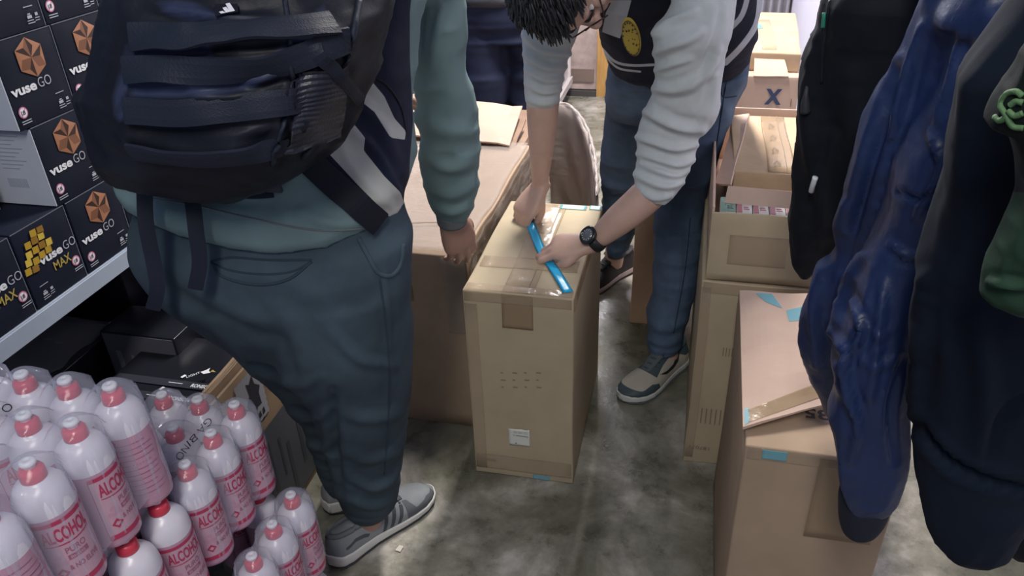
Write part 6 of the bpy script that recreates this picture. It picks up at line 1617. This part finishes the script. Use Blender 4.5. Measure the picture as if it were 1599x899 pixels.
apply_ridges(me, [([(1320, 320), (1290, 400), (1270, 480), (1275, 570)], .009, 8), ([(1400, 110), (1370, 220), (1340, 330), (1320, 420)], -.012, 9), ([(1345, 400), (1320, 440), (1300, 520)], .009, 6), ([(1440, 40), (1415, 130), (1395, 210)], .010, 7), ([(1290, 500), (1320, 560), (1330, 620)], .007, 6),
  ([(1330, 470), (1345, 520), (1320, 570), (1335, 640)], .011, 5), ([(1380, 440), (1370, 540), (1360, 620)], .007, 7), ([(1310, 600), (1340, 660), (1330, 720)], .008, 7), ([(1400, 300), (1440, 310), (1480, 290)], -.007, 4), ([(1390, 380), (1420, 400), (1460, 385)], .007, 5), ([(1410, 560), (1390, 640), (1395, 720)], -.007, 6), ([(1450, 200), (1470, 260), (1430, 340)], .009, 6), ([(1500, 60), (1490, 130), (1460, 190)], .010, 6), ([(1540, 60), (1530, 150), (1500, 240)], -.009, 5), ([(1345, 505), (1372, 525), (1395, 515)], .003, 5), ([(1340, 560), (1365, 575), (1400, 560)], .003, 6)])
cj = empty('hanging_jacket', V.mean(0) * [1, 1, 0] + [0, 0, V[:, 2].min()], 'shiny royal blue bomber jacket with dark ribbed cuff, hanging at right', 'jacket')
link('jacket_body', me, [BLUJ], cj, True)
CF = [(829, 1325, 1356, .84, .02), (820, 1313, 1372, .84, .03), (800, 1309, 1386, .84, .034), (780, 1309, 1391, .84, .036), (764, 1312, 1390, .84, .036)]
V, F = rowloft(CF, 24, 80, .9); V = np.array(V); mesh('ribbed_cuff', V, F, [KNIT], cj, True)
# deep navy padded jacket lower right
dj, do, BVD = garment('hanging_jacket', fr_([(872, 1495, 1535, .80, .02), (860, 1470, 1560, .80, .04), (820, 1440, 1585, .80, .06), (750, 1424, 1620, .80, .075), (680, 1418, 1660, .80, .085), (560, 1425, 1700, .79, .09), (420, 1440, 1740, .78, .09), (280, 1470, 1780, .76, .09), (120, 1500, 1820, .74, .09), (-50, 1540, 1860, .72, .09), (-250, 1580, 1880, .70, .07)], -.08),
    NAVJ, 'deep navy padded jacket at the right edge, hem near the floor', [([(1430, 660), (1480, 720), (1540, 750), (1599, 765)], -.016, 7), ([(1440, 440), (1430, 560), (1425, 650)], .010, 12), ([(1520, 500), (1540, 600), (1530, 700)], .008, 16), ([(1599, 620), (1560, 660), (1545, 720)], -.008, 8)], seed=91, amp=.008, sc=(7, 7, 4), top=(.47, .66, 1.62, .19, .05))
dj2, do2, _ = garment('hanging_jacket', fr_([(858, 1575, 1680, .84, .03), (830, 1560, 1720, .84, .05), (760, 1552, 1760, .84, .07), (600, 1570, 1800, .83, .08), (300, 1600, 1850, .8, .08), (0, 1650, 1900, .76, .08), (-200, 1680, 1920, .74, .05)], .0), BLKJ, 'black garment at the extreme right edge, behind the deep navy jacket', None, seed=95, amp=.008, top=(.60, .80, 1.60, .13, .045))
# green garment with pale green embroidered letter at the right edge
gj, go, BVG = garment('hanging_jacket', fr_([(470, 1560, 1760, .60, .03), (455, 1536, 1770, .60, .04), (430, 1538, 1780, .60, .05), (380, 1560, 1790, .595, .06), (300, 1590, 1800, .59, .06), (215, 1575, 1810, .585, .055), (190, 1536, 1815, .58, .055), (160, 1545, 1820, .575, .055), (120, 1572, 1830, .57, .055), (50, 1610, 1850, .56, .05), (-80, 1650, 1900, .54, .04), (-200, 1700, 1920, .53, .03)], -.03),
    GRNJ, 'dark green garment with pale green embroidery at the right picture edge', [([(1545, 440), (1580, 445), (1599, 448)], .006, 6)], seed=99, amp=.005, top=(.42, .54, 1.62, .14, .035))
GE = principled('embroidery_green', (.08, .17, .07), .7, bump=.4, bump_scale=400)
for pts in ([(1555, 182), (1562, 188), (1572, 180), (1564, 165), (1572, 148), (1588, 143), (1598, 150)], [(1572, 180), (1582, 196), (1599, 199)], [(1578, 164), (1588, 158), (1598, 160)], [(1575, 172), (1585, 180), (1598, 176)]):
    seam(BVG, pts, .0020, 'embroidered_letter', GE, gj, lift=.0005, m=26, n=8)
# rail and hangers the clothes hang from (above the picture)
# the upper part of the green garment is black cloth
for nm_ in ('m_top',):
    V = mverts(go.data); Q = proj(V)[:, :2]; set_attr(go.data, nm_, np.where(V[:, 2] > 1.9, 9, 300 - Q[:, 1]))
rl = empty('clothes_rail', (.42, .8, 0), 'metal clothes rail above the hanging jackets', 'rail')
RLM = principled('rail_steel', (.5, .5, .52), .3, metal=.8)
V, F = tube([[.42, .30, 1.93, .0125], [.42, 1.62, 1.93, .0125]], m=4, n=16); mesh('rail_tube', V, F, [RLM], rl, True)
for y in (.32, 1.60):
    V, F = tube([[.86, y, 0, .0125], [.86, y, 1.93, .0125]], m=4, n=16); mesh('upright', V, F, [RLM], rl, True)
    V, F = tube([[.42, y, 1.93, .0125], [.86, y, 1.93, .0125]], m=4, n=16); mesh('bracket', V, F, [RLM], rl, True)
    V, F = tube([[.66, y, .015, .012], [.94, y, .015, .012]], m=4, n=12); mesh('foot', V, F, [RLM], rl, True)
for cx, y, zs, lab in ((.40, 1.16, 1.60, 'hanger carrying the black jacket'), (.40, .95, 1.61, 'hanger carrying the royal blue jacket'), (.47, .66, 1.62, 'hanger carrying the deep navy jacket'), (.60, .80, 1.60, 'hanger of the black garment at the extreme right'), (.42, .54, 1.62, 'hanger carrying the green garment')):
    h_ = empty('clothes_hanger', (cx, y, zs), lab, 'hanger')
    zt = zs + .10
    V, F = tube([[cx, y, zt, .002], [cx, y, 1.88, .002], [.42 + .018, y, 1.90, .002], [.42 + .020, y, 1.935, .002], [.42, y, 1.948, .002], [.42 - .018, y, 1.932, .002]], m=30, n=8); mesh('hook', V, F, [RLM], h_, True)
    V, F = tube([[cx - .12, y, zs + .01, .006], [cx, y, zs + .07, .007], [cx + .12, y, zs + .01, .006]], m=16, n=10); mesh('shoulder_bar', V, F, [DARKB], h_, True)
